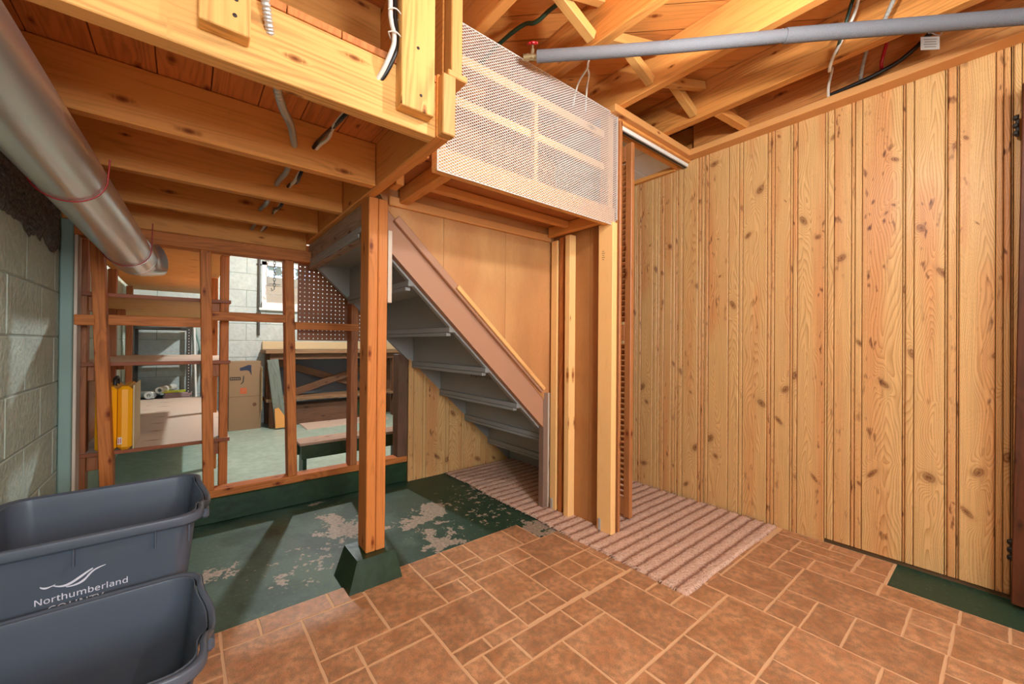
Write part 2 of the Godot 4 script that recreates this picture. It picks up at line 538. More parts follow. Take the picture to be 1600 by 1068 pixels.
	net.backlight = Color(0.25, 0.23, 0.21)
	mat("white_paint", Color(0.88, 0.88, 0.86), 0.45)
	mat("ceiling_tile", Color(0.88, 0.89, 0.90), 0.8)
	mat("yellow", Color(0.96, 0.66, 0.06), 0.4)
	mat("tan_board", Color(0.80, 0.72, 0.56), 0.6)
	mat("brown_pegboard", Color(0.52, 0.29, 0.11), 0.5)
	mat("cardboard", Color(0.58, 0.47, 0.35), 0.8)
	mat("ink", Color(0.10, 0.10, 0.12), 0.6)
	mat("blue_ink", Color(0.14, 0.17, 0.26), 0.6)
	mat("orange_ink", Color(0.80, 0.34, 0.15), 0.6)
	mat("paper", Color(0.86, 0.85, 0.82), 0.8)
	mat("lime", Color(0.80, 0.84, 0.20), 0.6)
	mat("pink_paper", Color(0.66, 0.55, 0.55), 0.8)
	mat("siding", Color(0.92, 0.66, 0.36), 0.7, l3)
	mat("leaf", Color(0.25, 0.42, 0.20), 0.7)
	mat("soil", Color(0.40, 0.34, 0.26), 0.9)
	mat("chain", Color(0.22, 0.20, 0.17), 0.5, null, 0.6)
	var glass := mat("glass", Color(0.9, 0.95, 0.95, 0.12), 0.02)
	glass.transparency = BaseMaterial3D.TRANSPARENCY_ALPHA
	var bulb := mat("bulb", Color(1, 0.97, 0.9), 0.4)
	bulb.emission_enabled = true
	bulb.emission = Color(1, 0.93, 0.82)
	bulb.emission_energy_multiplier = 6.0
	# rug yarn: pale pink beige with brown specks
	var rt := mix_tex(512, 512, [Color(0.90, 0.75, 0.66), Color(0.85, 0.70, 0.61), Color(0.94, 0.80, 0.71)], [0.02, 0.06], 160, 0.16)
	var im := rt.get_image()
	var r := RandomNumberGenerator.new()
	r.seed = 8
	for i in 3800:
		var p := Vector2i(r.randi_range(0, 509), r.randi_range(0, 510))
		im.fill_rect(Rect2i(p, Vector2i(r.randi_range(1, 3), r.randi_range(1, 2))), Color(0.50, 0.34, 0.26))
	mat("rug", Color(1, 1, 1), 0.95, ImageTexture.create_from_image(im))
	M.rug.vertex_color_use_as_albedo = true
	mat("rug_fringe", Color(0.74, 0.62, 0.54), 0.95)

# ---------------------------------------------------------------- scene
func _ready() -> void:
	rng.seed = 42
	# camera
	var cam := Camera3D.new()
	cam.name = "camera"
	var yaw := deg_to_rad(39.087)
	var pitch := deg_to_rad(0.284)
	var roll := deg_to_rad(0.468)
	var F := Vector3(sin(yaw) * cos(pitch), sin(pitch), -cos(yaw) * cos(pitch))
	var R0 := Vector3(cos(yaw), 0, sin(yaw))
	var U0 := R0.cross(F)
	var R := R0 * cos(roll) + U0 * sin(roll)
	var U := U0 * cos(roll) - R0 * sin(roll)
	cam.transform = Transform3D(Basis(R, U, -F), Vector3(0, 1.0, 0))
	cam.fov = rad_to_deg(2.0 * atan(534.0 / 627.43))
	cam.near = 0.02
	add_child(cam)
	cam.current = true
	# sky, exposure
	var we := WorldEnvironment.new()
	we.name = "environment"
	var env := Environment.new()
	env.background_mode = Environment.BG_SKY
	var sky := Sky.new()
	var sm := ProceduralSkyMaterial.new()
	sm.sky_top_color = Color(0.45, 0.60, 0.85)
	sm.sky_horizon_color = Color(0.80, 0.86, 0.92)
	sm.ground_bottom_color = Color(0.30, 0.27, 0.23)
	sm.ground_horizon_color = Color(0.60, 0.60, 0.58)
	sm.energy_multiplier = 5.0
	sky.sky_material = sm
	env.sky = sky
	env.tonemap_mode = Environment.TONE_MAPPER_LINEAR
	env.tonemap_exposure = 1.15
	env.sdfgi_enabled = true
	env.ssao_enabled = true
	env.ssil_enabled = true
	we.environment = env
	add_child(we)
	materials()
	lamp(Vector3(1.15, 2.02, -0.35), 2.25, 0.84, "bare ceiling bulb in its porcelain holder between the joists", Color(0.98, 0.99, 0.98))
	globe(Vector3(0.22, 1.93, 1.45), 2.25, 2.0, "out of view globe lamp placed to light the stairs and left side", Color(0.95, 0.985, 1.0))  # unseen lamp behind the camera, lights the stairs and the left side softly
	lamp(Vector3(1.05, 2.10, -4.25), 2.30, 2.7, "bare workshop bulb above the pale painted floor", Color(0.95, 0.99, 1.0))
	# soft light from the unseen window behind the camera, reaching under the stairs
	var al := AreaLight3D.new()
	al.name = "unseen_window_light"
	al.area_size = Vector2(1.2, 0.75)
	al.area_normalize_energy = true
	al.light_energy = 5.3
	al.light_color = Color(0.91, 0.965, 1.0)
	al.area_range = 14.0
	al.shadow_enabled = true
	al.position = Vector3(0.25, 1.45, 2.44)
	add_child(al)
	floors()
	walls()
	ceilings()
	partition()
	stairs()
	bulkhead()
	services()
	workshop()
	bins()

func lamp(at: Vector3, top: float, e: float, label: String, c: Color) -> void:
	var o := thing("ceiling_lamp", label, "lamp", at)
	put(o, "bulb", lathe_mb([Vector2(0, -0.055), Vector2(0.018, -0.05), Vector2(0.03, -0.03), Vector2(0.032, -0.01), Vector2(0.026, 0.015), Vector2(0.015, 0.04), Vector2(0.013, 0.05)], 20).mesh(), M.bulb)
	put(o, "socket", lathe_mb([Vector2(0.018, 0.045), Vector2(0.022, 0.05), Vector2(0.024, 0.09), Vector2(0.012, 0.10), Vector2(0.012, 0.11)], 16).mesh(), M.white_paint)
	put(o, "stem", lathe_mb([Vector2(0.008, 0.105), Vector2(0.008, top - at.y)], 10).mesh(), M.white_cable)
	box(o, "mounting_board", Vector3(-0.20, top - at.y, -0.045), Vector3(0.14, top - at.y + 0.02, 0.045), M.plate)
	var l := OmniLight3D.new()
	l.name = "bulb_light"
	l.light_color = c
	l.light_energy = e
	l.light_size = 0.035
	l.omni_range = 12.0
	l.omni_attenuation = 2.0
	l.shadow_enabled = true
	o.add_child(l)

func globe(at: Vector3, top: float, e: float, label: String, c: Color) -> void:
	var o := thing("unseen_globe_lamp", label, "lamp", at)
	var pr := []
	for k in 17:
		var a := -PI / 2 + PI * 0.94 * k / 16.0
		pr.append(Vector2(cos(a) * 0.13, sin(a) * 0.13))
	put(o, "glass_globe", lathe_mb(pr, 32).mesh(), M.bulb)
	put(o, "canopy", lathe_mb([Vector2(0.03, 0.125), Vector2(0.045, 0.13), Vector2(0.045, top - at.y - 0.02), Vector2(0.075, top - at.y)], 24).mesh(), M.white_paint)
	box(o, "mounting_board", Vector3(-0.20, top - at.y, -0.06), Vector3(0.30, top - at.y + 0.02, 0.06), M.plate)
	var l := OmniLight3D.new()
	l.name = "unseen_globe_light"
	l.light_color = c
	l.light_energy = e
	l.light_size = 0.13
	l.omni_range = 12.0
	l.omni_attenuation = 2.0
	l.shadow_enabled = true
	o.add_child(l)

# ---------------------------------------------------------------- floor
func floors() -> void:
	var f := struct("floor", "concrete floor painted green with worn patches, partly tiled")
	var b := MB.new()
	b.quad(Vector3(-0.46, 0, -2.85), Vector3(2.66, 0, -2.85), Vector3(2.66, 0, 2.5), Vector3(-0.46, 0, 2.5), Vector3.UP, guv2(-0.46, -2.85), guv2(2.66, -2.85), guv2(2.66, 2.5), guv2(-0.46, 2.5))
	put(f, "painted_concrete", b.mesh(), M.green_floor)
	box(f, "slab", Vector3(-0.6, -0.15, -6.0), Vector3(3.2, -0.002, 2.6), M.mortar, 0.0)
	box(f, "workshop_floor", Vector3(-0.46, -0.01, -5.9), Vector3(3.05, 0.003, -2.84), M.workshop_floor, 0.0)
	# printed stone tiles on a thin sheet
	var g := 0.005
	box(f, "tile_backing", Vector3(-0.44, 0.0006, -1.70), Vector3(1.423, g - 0.0006, -1.51), M.grout, 0.0)
	box(f, "tile_backing", Vector3(-0.44, 0.0006, -1.51), Vector3(2.287, g - 0.0006, 2.4), M.grout, 0.0)
	box(f, "tile_backing", Vector3(2.286, 0.0006, -0.80), Vector3(2.54, g - 0.0006, -0.315), M.grout, 0.0)
	var T := [[-0.02, .10, -1.70, -1.58], [-0.02, .10, -1.58, -1.47], [-0.02, .10, -1.47, -1.24], [.10, .21, -1.70, -1.59], [.21, .44, -1.70, -1.59], [.44, .56, -1.70, -1.59], [.10, .33, -1.59, -1.24], [.33, .56, -1.59, -1.345], [.56, .79, -1.70, -1.345], [.79, .948, -1.70, -1.56], [.79, .948, -1.56, -1.46], [.79, .90, -1.46, -1.345], [.90, .948, -1.46, -1.345], [.33, .44, -1.345, -1.24], [.44, .67, -1.345, -1.235], [.67, .948, -1.345, -1.12], [.44, .67, -1.235, -0.94], [.33, .44, -1.24, -1.13], [.10, .33, -1.24, -1.13], [.67, .79, -1.12, -1.055], [.79, .948, -1.12, -1.055], [.67, .745, -1.055, -0.94], [.745, .86, -1.055, -0.94], [.86, 1.10, -1.055, -0.94], [1.10, 1.22, -1.055, -0.94],
		[.948, 1.07, -1.70, -1.56], [.948, 1.07, -1.56, -1.51], [1.07, 1.315, -1.70, -1.51], [1.315, 1.42, -1.70, -1.51], [.948, 1.15, -1.51, -1.40], [1.15, 1.27, -1.51, -1.40], [.948, 1.15, -1.40, -1.17], [1.15, 1.27, -1.40, -1.285], [1.27, 1.51, -1.51, -1.285], [1.15, 1.27, -1.285, -1.065], [.948, 1.04, -1.17, -1.065], [1.04, 1.15, -1.17, -1.065], [1.27, 1.39, -1.285, -1.17], [1.39, 1.51, -1.285, -1.17], [1.27, 1.51, -1.17, -1.055], [1.51, 1.75, -1.285, -1.17], [1.51, 1.75, -1.17, -1.05],
		[1.22, 1.45, -1.045, -0.70], [1.45, 1.56, -1.045, -0.92], [1.45, 1.56, -0.92, -0.81], [1.45, 1.56, -0.81, -0.70], [1.56, 1.69, -0.81, -0.70], [1.56, 1.69, -1.04, -0.81], [.99, 1.22, -0.94, -0.70], [.745, .99, -0.94, -0.70], [1.34, 1.69, -0.70, -0.47], [1.10, 1.34, -0.70, -0.59], [1.10, 1.34, -0.59, -0.47], [1.69, 1.81, -0.79, -0.57], [1.81, 2.04, -0.78, -0.57], [2.04, 2.16, -0.67, -0.57], [2.16, 2.285, -0.67, -0.56], [2.04, 2.285, -0.78, -0.67], [2.285, 2.455, -0.77, -0.66], [1.69, 1.81, -0.57, -0.46], [1.81, 1.92, -0.57, -0.46], [1.92, 2.16, -0.57, -0.225], [2.285, 2.36, -0.66, -0.43], [2.36, 2.455, -0.66, -0.43], [2.455, 2.538, -0.77, -0.545], [2.455, 2.538, -0.545, -0.425], [2.16, 2.285, -0.56, -0.325], [2.285, 2.37, -0.43, -0.32], [2.37, 2.538, -0.425, -0.32], [1.69, 1.92, -0.46, -0.345], [1.69, 1.92, -0.345, -0.12], [1.46, 1.69, -0.47, -0.24], [1.34, 1.46, -0.47, -0.35], [1.46, 1.69, -0.24, 0.0], [1.92, 2.04, -0.225, -0.115], [2.04, 2.16, -0.225, -0.115], [2.16, 2.285, -0.325, -0.105], [2.16, 2.285, -0.105, 0.01], [2.16, 2.285, 0.01, 0.125], [1.92, 2.16, -0.115, 0.125], [1.81, 1.92, -0.12, 0.0], [1.10, 1.34, -0.47, -0.24], [.87, 1.10, -0.70, -0.47], [1.51, 1.75, -1.51, -1.285], [.67, .745, -0.94, -0.82], [.67, .745, -0.82, -0.70], [.56, .87, -0.70, -0.47], [1.34, 1.46, -0.35, -0.12], [1.69, 1.81, -0.12, 0.0]]
	# the part of the floor that lies outside the picture goes on in the same pattern
	var cs := 0.115
	var nx := 20
	var nz := 35
	var grid := {}
	for i in nx:
		for j in nz:
			var cx := -0.02 + (i + 0.5) * cs
			var cz := -1.70 + (j + 0.5) * cs
			for q in T:
				if cx > q[0] - 0.03 and cx < q[1] + 0.03 and cz > q[2] - 0.03 and cz < q[3] + 0.03:
					grid[Vector2i(i, j)] = true
					break
	var extra := []
	for j in nz:
		for i in nx:
			if grid.has(Vector2i(i, j)) or j < 3: continue
			var sizes := [[2, 3], [3, 2], [2, 2], [2, 1], [1, 2], [1, 1]]
			var k0 := rng.randi_range(0, 3)
			for s in range(k0, 6):
				var ok := true
				for a in sizes[s][0]:
					for c in sizes[s][1]:
						if grid.has(Vector2i(i + a, j + c)) or i + a >= nx or j + c >= nz: ok = false
				if ok:
					for a in sizes[s][0]:
						for c in sizes[s][1]:
							grid[Vector2i(i + a, j + c)] = true
					extra.append([-0.02 + i * cs, -0.02 + (i + sizes[s][0]) * cs, -1.70 + j * cs, -1.70 + (j + sizes[s][1]) * cs])
					break
	var n := 0
	for q in T + extra:
		var gap := rng.randf_range(0.0034, 0.0052)
		var p := PackedVector2Array()
		# slightly uneven cut edges
		var cs2 := [Vector2(q[0] + gap, q[2] + gap), Vector2(q[1] - gap, q[2] + gap), Vector2(q[1] - gap, q[3] - gap), Vector2(q[0] + gap, q[3] - gap)]
		for e in 4:
			var a: Vector2 = cs2[e]
			var c: Vector2 = cs2[(e + 1) % 4]
			var inward := Vector2(-(c - a).y, (c - a).x).normalized()
			for k in 5:
				p.append(a.lerp(c, k / 5.0) + inward * rng.randf_range(0.0, 0.0022) * (0.0 if k == 0 else 1.0))
		put(f, "tile", prism_mb(p, 1, g - 0.001, g + 0.0012).mesh(), M["tile%d" % (rng.randi() % 3)])
		n += 1
	rug()

func guv2(x: float, z: float) -> Vector2:
	return Vector2((x - GX0) / (GX1 - GX0), (z - GZ0) / (GZ1 - GZ0))

func rug() -> void:
	var o := thing("striped_rug", "pinkish beige ribbed rug lying across the doorway of the stair hall", "rug", Vector3(2.045, 0.006, -1.75))
	var nxs := 150
	var nzs := 420
	var hx := 0.49
	var hz := 0.955
	var n := FastNoiseLite.new()
	n.frequency = 28.0
	n.fractal_octaves = 2
	var n2 := FastNoiseLite.new()
	n2.frequency = 1.7
	n2.seed = 4
	var P := PackedVector3Array()
	var C := PackedColorArray()
	var UV := PackedVector2Array()
	for j in nzs + 1:
		for i in nxs + 1:
			var u := float(i) / nxs
			var v := float(j) / nzs
			var wav := n2.get_noise_2d(v * 3.0, 9.0) * 0.022
			var lx := (u * 2.0 - 1.0) * hx + wav + n.get_noise_2d(v * 6.0, u) * 0.006 * (1.0 if i == 0 or i == nxs else 0.3)
			var lz := (v * 2.0 - 1.0) * hz + n2.get_noise_2d(u * 1.6, 40.0) * 0.008
			var ph := (lz + hz) / 0.064 + n2.get_noise_2d(u * 4.0, lz * 5.0) * 0.06
			var fr := ph - floorf(ph)
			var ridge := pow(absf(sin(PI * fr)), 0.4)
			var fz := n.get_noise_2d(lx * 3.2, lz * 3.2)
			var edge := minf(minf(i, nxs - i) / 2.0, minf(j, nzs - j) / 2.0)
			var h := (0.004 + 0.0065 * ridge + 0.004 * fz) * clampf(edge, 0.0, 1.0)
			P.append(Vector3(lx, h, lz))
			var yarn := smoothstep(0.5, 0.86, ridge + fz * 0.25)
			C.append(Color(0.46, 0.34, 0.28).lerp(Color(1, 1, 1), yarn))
			UV.append(Vector2(lx, lz) * 1.6)
	var idx := PackedInt32Array()
	for j in nzs:
		for i in nxs:
			var a := j * (nxs + 1) + i
			idx.append_array([a, a + 1, a + nxs + 2, a, a + nxs + 2, a + nxs + 1])
	var arr := []
	arr.resize(Mesh.ARRAY_MAX)
	var N := PackedVector3Array()
	N.resize(P.size())
	for k in range(0, idx.size(), 3):
		var fn := (P[idx[k + 2]] - P[idx[k]]).cross(P[idx[k + 1]] - P[idx[k]])
		for q in 3: N[idx[k + q]] += fn
	for k in N.size(): N[k] = N[k].normalized()
	arr[Mesh.ARRAY_VERTEX] = P; arr[Mesh.ARRAY_NORMAL] = N; arr[Mesh.ARRAY_COLOR] = C; arr[Mesh.ARRAY_TEX_UV] = UV; arr[Mesh.ARRAY_INDEX] = idx
	var m := ArrayMesh.new()
	m.add_surface_from_arrays(Mesh.PRIMITIVE_TRIANGLES, arr)
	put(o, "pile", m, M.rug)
	# loose yarn ends along both long edges
	var b := MB.new()
	for s in [-1.0, 1.0]:
		for k in 120:
			var z := rng.randf_range(-hz, hz)
			var p0 := Vector3(s * (hx - 0.012) + n2.get_noise_2d(((z / hz) * 0.5 + 0.5) * 3.0, 9.0) * 0.022, 0.006, z)
			var p1 := p0 + Vector3(s * rng.randf_range(0.012, 0.03), rng.randf_range(-0.003, 0.004), rng.randf_range(-0.012, 0.012))
			b.add(tube_mb(PackedVector3Array([p0, (p0 + p1) * 0.5 + Vector3(0, 0.003, 0), p1]), 0.0022, 4), Transform3D())
	var fr2 := put(o, "fringe", b.mesh(), M.rug_fringe)
	fr2.set_meta("kind", "stuff")

# ---------------------------------------------------------------- walls
func block_wall(w: Node3D, along: int, plane: float, face: float, from: float, to: float, m: Material, top := 2.24, hole := Rect2()) -> void:
	# along: axis index the courses run on; blocks stand proud of recessed mortar
	var bw := 0.406
	var bh := 0.203
	var cache := {}
	var courses := int(ceil(top / bh))
	for c in courses:
		var s := from - (0.5 * bw if c % 2 else 0.0)
		while s < to:
			var a := maxf(s, from) + 0.0025
			var e := minf(s + bw, to) - 0.0025
			var y0 := c * bh + 0.0025
			var y1 := minf((c + 1) * bh, top) - 0.0025
			s += bw
			if e - a < 0.03: continue
			var spans := [[a, e]]
			if hole.size.x > 0 and y1 > hole.position.y + 0.01 and y0 < hole.end.y - 0.01:
				spans = []
				if a < hole.position.x: spans.append([a, minf(e, hole.position.x)])
				if e > hole.end.x: spans.append([maxf(a, hole.end.x), e])
			for q in spans:
				var ln: float = q[1] - q[0]
				if ln < 0.02: continue
				var key := Vector2i(int(ln * 1000), int((y1 - y0) * 1000))
				var sz := Vector3(0.05, y1 - y0, ln) if along == 2 else Vector3(ln, y1 - y0, 0.05)
				if not cache.has(key): cache[key] = cbox(sz, 0.0035).mesh()
				var mid: float = (q[0] + q[1]) * 0.5
				var d := plane - face * 0.025 + rng.randf_range(-0.0008, 0.0008)
				var pos := Vector3(d, (y0 + y1) * 0.5, mid) if along == 2 else Vector3(mid, (y0 + y1) * 0.5, d)
				put(w, "block", cache[key], m, Transform3D(Basis(), pos))

func walls() -> void:
	# left wall: concrete block
	var w := struct("wall_left", "painted concrete block wall beside the duct")
	block_wall(w, 2, -0.452, 1.0, -5.9, 2.5, M.block, 2.24)
	box(w, "mortar_bed", Vector3(-0.65, 0, -5.95), Vector3(-0.455, 2.46, 2.55), M.mortar, 0.0)
	# rough mortar crust where the wall meets the ceiling
	var b := MB.new()
	var n := FastNoiseLite.new()
	n.frequency = 7.0
	n.fractal_octaves = 4
	var gx := 90
	var gy := 14
	var pts := []
	for i in gx + 1:
		for j in gy + 1:
			var z := -2.72 + 2.6 * i / gx
			var yy := 1.40 + 0.30 * j / gy + n.get_noise_2d(z * 1.3, 0.0) * 0.05 * (1.0 - float(j) / gy)
			pts.append(Vector3(-0.449 + 0.018 * maxf(0.0, n.get_noise_3d(z, yy, 3.0) + 0.35) * (0.0 if j == 0 or i == 0 or i == gx else 1.0), yy, z))
	for i in gx:
		for j in gy:
			var a: Vector3 = pts[i * (gy + 1) + j]
			var c: Vector3 = pts[(i + 1) * (gy + 1) + j]
			var d: Vector3 = pts[(i + 1) * (gy + 1) + j + 1]
			var e: Vector3 = pts[i * (gy + 1) + j + 1]
			var n1 := (c - a).cross(d - a).normalized()
			if n1.x < 0: n1 = -n1
			b.tri(a, c, d, n1)
			var n2 := (d - a).cross(e - a).normalized()
			if n2.x < 0: n2 = -n2
			b.tri(a, d, e, n2)
	put(w, "mortar_crust", b.mesh(), M.crust)
	# back wall of the workshop, with the window
	var wb := struct("wall_back", "pale painted block wall at the back of the workshop")
	block_wall(wb, 0, -5.80, 1.0, -0.45, 3.05, M.block_white, 2.44, Rect2(0.72, 1.42, 0.62, 0.58))
	for q in [rect(-0.5, 0, 0.72, 2.46), rect(1.34, 0, 3.1, 2.46), rect(0.72, 0, 1.34, 1.42), rect(0.72, 2.0, 1.34, 2.46)]:
		prism(wb, "mortar_bed", q, 2, -6.0, -5.803, M.mortar)
	# right wall: knotty pine sheets
	var wr := struct("wall_right", "knotty pine panelling with vertical grooves")
	box(wr, "backing", Vector3(2.5585, 0.0, -2.9), Vector3(2.68, 2.46, 2.5), M.groove, 0.0)
	var gz := [-1.567, -1.536, -1.427, -1.403, -1.248, -1.228, -1.208, -1.003, -0.982, -0.853, -0.835, -0.817, -0.742, -0.730, -0.709, -0.589, -0.579, -0.552, -0.484, -0.470, -0.443, -0.300, -0.292, -0.264, -0.168, -0.161, -0.134, -0.128, 0.011, 0.017, 0.038]
	var all := []
	for z in gz: all.append(z)
	# the same sheet repeats every 1.22 m
	for z in gz:
		if z > -0.60 and z < 0.04:
			all.append(z - 1.22)
		if z > -1.25 and z < -0.59:
			all.append(z + 1.22)
			all.append(z + 2.44)
		if z > -0.59 and z < 0.04:
			all.append(z + 1.22)
			all.append(z + 2.44)
	all.append(-2.88); all.append(2.45); all.append(-2.60); all.append(-2.42)
	all.sort()
	var prev := -99.0
	var col := 0
	for i in all.size() - 1:
		var a: float = all[i]
		var c: float = all[i + 1]
		if a < prev - 0.0001 or c - a < 0.004: continue
		if a > 2.4: break
		prev = c
		var wide := c - a
		while wide > 0.15:
			plank(wr, a, a + 0.12, col)
			a += 0.12
			wide -= 0.12
			col += 3
		plank(wr, a, c, col)
		col += 3
	box(wr, "top_plate", Vector3(2.463, 2.203, -1.28), Vector3(2.556, 2.241, 2.45), M.plate, 0.004)
	# wall behind the camera
	var wf := struct("wall_front", "plain plastered wall at the near end of the basement")
	for q in [rect(-0.6, 0, -0.40, 2.46), rect(0.90, 0, 2.7, 2.46), rect(-0.40, 0, 0.90, 1.03), rect(-0.40, 1.87, 0.90, 2.46)]:
		prism(wf, "plaster", q, 2, 2.45, 2.6, M.plaster)
	var w2 := struct("window_2", "out of view window behind the camera placed to light the stairs", "window")  # unseen window, placed to light the stair underside and the left bay
	for q in [[-0.40, 1.03, -0.35, 1.87], [0.85, 1.03, 0.90, 1.87], [-0.40, 1.03, 0.90, 1.08], [-0.40, 1.82, 0.90, 1.87], [0.23, 1.03, 0.27, 1.87]]:
		box(w2, "frame", Vector3(q[0], q[1], 2.50), Vector3(q[2], q[3], 2.56), M.white_paint)
	box(w2, "pane", Vector3(-0.35, 1.08, 2.528), Vector3(0.23, 1.82, 2.532), M.glass, 0.0)
	box(w2, "pane", Vector3(0.27, 1.08, 2.528), Vector3(0.85, 1.82, 2.532), M.glass, 0.0)
	var we := struct("wall_workshop", "plain plastered side wall of the workshop")
	box(we, "plaster", Vector3(3.0, 0, -6.0), Vector3(3.12, 2.46, -2.7), M.plaster, 0.0)
	box(we, "plaster", Vector3(2.545, 0, -2.9), Vector3(3.1, 2.46, -2.80), M.plaster, 0.0)
	door()
	bifold()
	window()

func plank(wr: Node3D, a: float, c: float, col: int) -> void:
	var lo := 0.022 if a > -0.60 and a < 0.05 else 0.001
	var hi := 2.205
	var x0 := 2.545
	var g := 0.0011
	var b := MB.new()
	var ch := minf(0.0035, (c - a) * 0.22)
	var u0 := (col % 8) / 8.0 + 0.004
	var us := 0.117 / maxf(0.128, c - a)
	var sh := fmod(col * 0.237, 0.5)
	var prof := [[a + g, 0.0035], [a + g + ch, 0.0], [c - g - ch, 0.0], [c - g, 0.0035]]
	var vs := [lo, hi]
	for k in 3:
		var p: Array = prof[k]
		var q: Array = prof[k + 1]
		var nn := Vector3(-(q[0] - p[0]), 0, (q[1] - p[1])).normalized()
		b.quad(Vector3(x0 + p[1], lo, p[0]), Vector3(x0 + q[1], lo, q[0]), Vector3(x0 + q[1], hi, q[0]), Vector3(x0 + p[1], hi, p[0]), nn, Vector2(u0 + (p[0] - a) * us, 1.0 - lo / 2.25 + sh), Vector2(u0 + (q[0] - a) * us, 1.0 - lo / 2.25 + sh), Vector2(u0 + (q[0] - a) * us, 1.0 - hi / 2.25 + sh), Vector2(u0 + (p[0] - a) * us, 1.0 - hi / 2.25 + sh))
	var xb := x0 + 0.013
	for s in [[a + g, -1.0], [c - g, 1.0]]:
		b.quad(Vector3(x0 + 0.0035, lo, s[0]), Vector3(xb, lo, s[0]), Vector3(xb, hi, s[0]), Vector3(x0 + 0.0035, hi, s[0]), Vector3(0, 0, s[1]), Vector2(u0, 0), Vector2(u0, 0), Vector2(u0, 1), Vector2(u0, 1))
	for s in [[lo, -1.0], [hi, 1.0]]:
		b.quad(Vector3(x0, s[0], a + g + ch), Vector3(x0, s[0], c - g - ch), Vector3(xb, s[0], c - g), Vector3(xb, s[0], a + g), Vector3(0, s[1], 0))
	put(wr, "plank", b.mesh(), M.pine)

func door() -> void:
	var d := struct("door_2", "dark brown stained door standing open against the pine panelling", "door")
	var leaf := put(d, "leaf", cbox(Vector3(0.036, 1.985, 0.76), 0.003, 1, ro()).mesh(), M.dark_door)
	leaf.transform = Transform3D(Basis(Vector3.RIGHT, deg_to_rad(0.75)), Vector3(2.475, 1.01, 0.405))
	for y in [0.215, 1.865]:
		var h := put(d, "hinge", cbox(Vector3(0.012, 0.085, 0.010), 0.002).mesh(), M.dark_metal, Transform3D(Basis(), Vector3(2.505, y, 0.014 + (0.012 if y > 1 else 0.0))))
		for k in 3:
			put(h, "knuckle", cbox(Vector3(0.016, 0.018, 0.016), 0.004).mesh(), M.dark_metal, Transform3D(Basis(), Vector3(-0.006, -0.03 + 0.03 * k, -0.004)))
	put(d, "knob", lathe_mb([Vector2(0, 0), Vector2(0.012, 0), Vector2(0.012, 0.025), Vector2(0.026, 0.035), Vector2(0.026, 0.05), Vector2(0.014, 0.058), Vector2(0, 0.058)], 16).mesh(), M.brass, Transform3D(Basis(Vector3(0, 0, 1), PI / 2), Vector3(2.457, 0.95, 0.72)))

func bifold() -> void:
	var d := struct("door_1", "reddish louvred bifold door folded back beside the stair wall", "door")
	var slat := cbox(Vector3(0.006, 0.036, 0.29), 0.0015, 2).mesh()
	var stile := cbox(Vector3(0.028, 2.11, 0.042), 0.003, 1, Vector2(0.3, 0.2)).mesh()
	var rail := cbox(Vector3(0.026, 0.09, 0.29), 0.002, 2).mesh()
	for x in [1.812, 1.945]:
		var leaf := Node3D.new()
		leaf.name = "leaf"
		d.add_child(leaf, true)
		leaf.position = Vector3(x, 0.03, -1.325)
		put(leaf, "stile", stile, M.redwood, Transform3D(Basis(), Vector3(0, 1.055, -0.021)))
		put(leaf, "stile", stile, M.redwood, Transform3D(Basis(), Vector3(0, 1.055, -0.353)))
		for y in [0.055, 1.04, 2.06]:
			put(leaf, "rail", rail, M.redwood, Transform3D(Basis(), Vector3(0, y, -0.187)))
		for k in 62:
			var y := 0.125 + k * 0.031
			if absf(y - 1.04) < 0.06 or y > 2.0: continue
			put(leaf, "slat", slat, M.redwood, Transform3D(Basis(Vector3(0, 0, 1), 0.7), Vector3(0, y, -0.187)))
	var t := struct("trim_1", "wooden header with white track above the bifold door", "trim")
	box(t, "header", Vector3(1.70, 2.205, -1.36), Vector3(2.544, 2.243, -1.265), M.plate, 0.004)
	box(t, "header_strip", Vector3(1.78, 2.19, -1.36), Vector3(2.544, 2.206, -1.30), M.joist)
	box(t, "track", Vector3(1.785, 2.168, -1.345), Vector3(2.543, 2.19, -1.315), M.white_paint, 0.002)
	box(t, "track_slot", Vector3(1.79, 2.164, -1.336), Vector3(2.54, 2.169, -1.324), M.dark_metal, 0.0)
	box(t, "jamb", Vector3(1.772, 0.0, -1.355), Vector3(1.79, 2.19, -1.285), M.redwood)
	var c := struct("ceiling_hall", "white tiled ceiling of the stair hall")
	box(c, "edge_trim", Vector3(1.79, 2.17, -1.395), Vector3(2.544, 2.20, -1.36), M.joist)
	box(c, "edge_trim", Vector3(2.515, 2.165, -2.75), Vector3(2.544, 2.195, -1.395), M.joist)
	box(c, "ceiling_panel", Vector3(1.79, 2.192, -1.60), Vector3(2.2, 2.205, -1.396), M.ceiling_tile, 0.002)
	box(c, "ceiling_panel", Vector3(2.203, 2.192, -1.60), Vector3(2.544, 2.205, -1.396), M.ceiling_tile, 0.002)
	box(c, "ceiling_panel", Vector3(1.79, 2.192, -2.20), Vector3(2.2, 2.205, -1.603), M.ceiling_tile, 0.002)
	box(c, "ceiling_panel", Vector3(2.203, 2.192, -2.20), Vector3(2.544, 2.205, -1.603), M.ceiling_tile, 0.002)
	box(c, "ceiling_panel", Vector3(1.79, 2.192, -2.76), Vector3(2.544, 2.205, -2.203), M.ceiling_tile, 0.002)

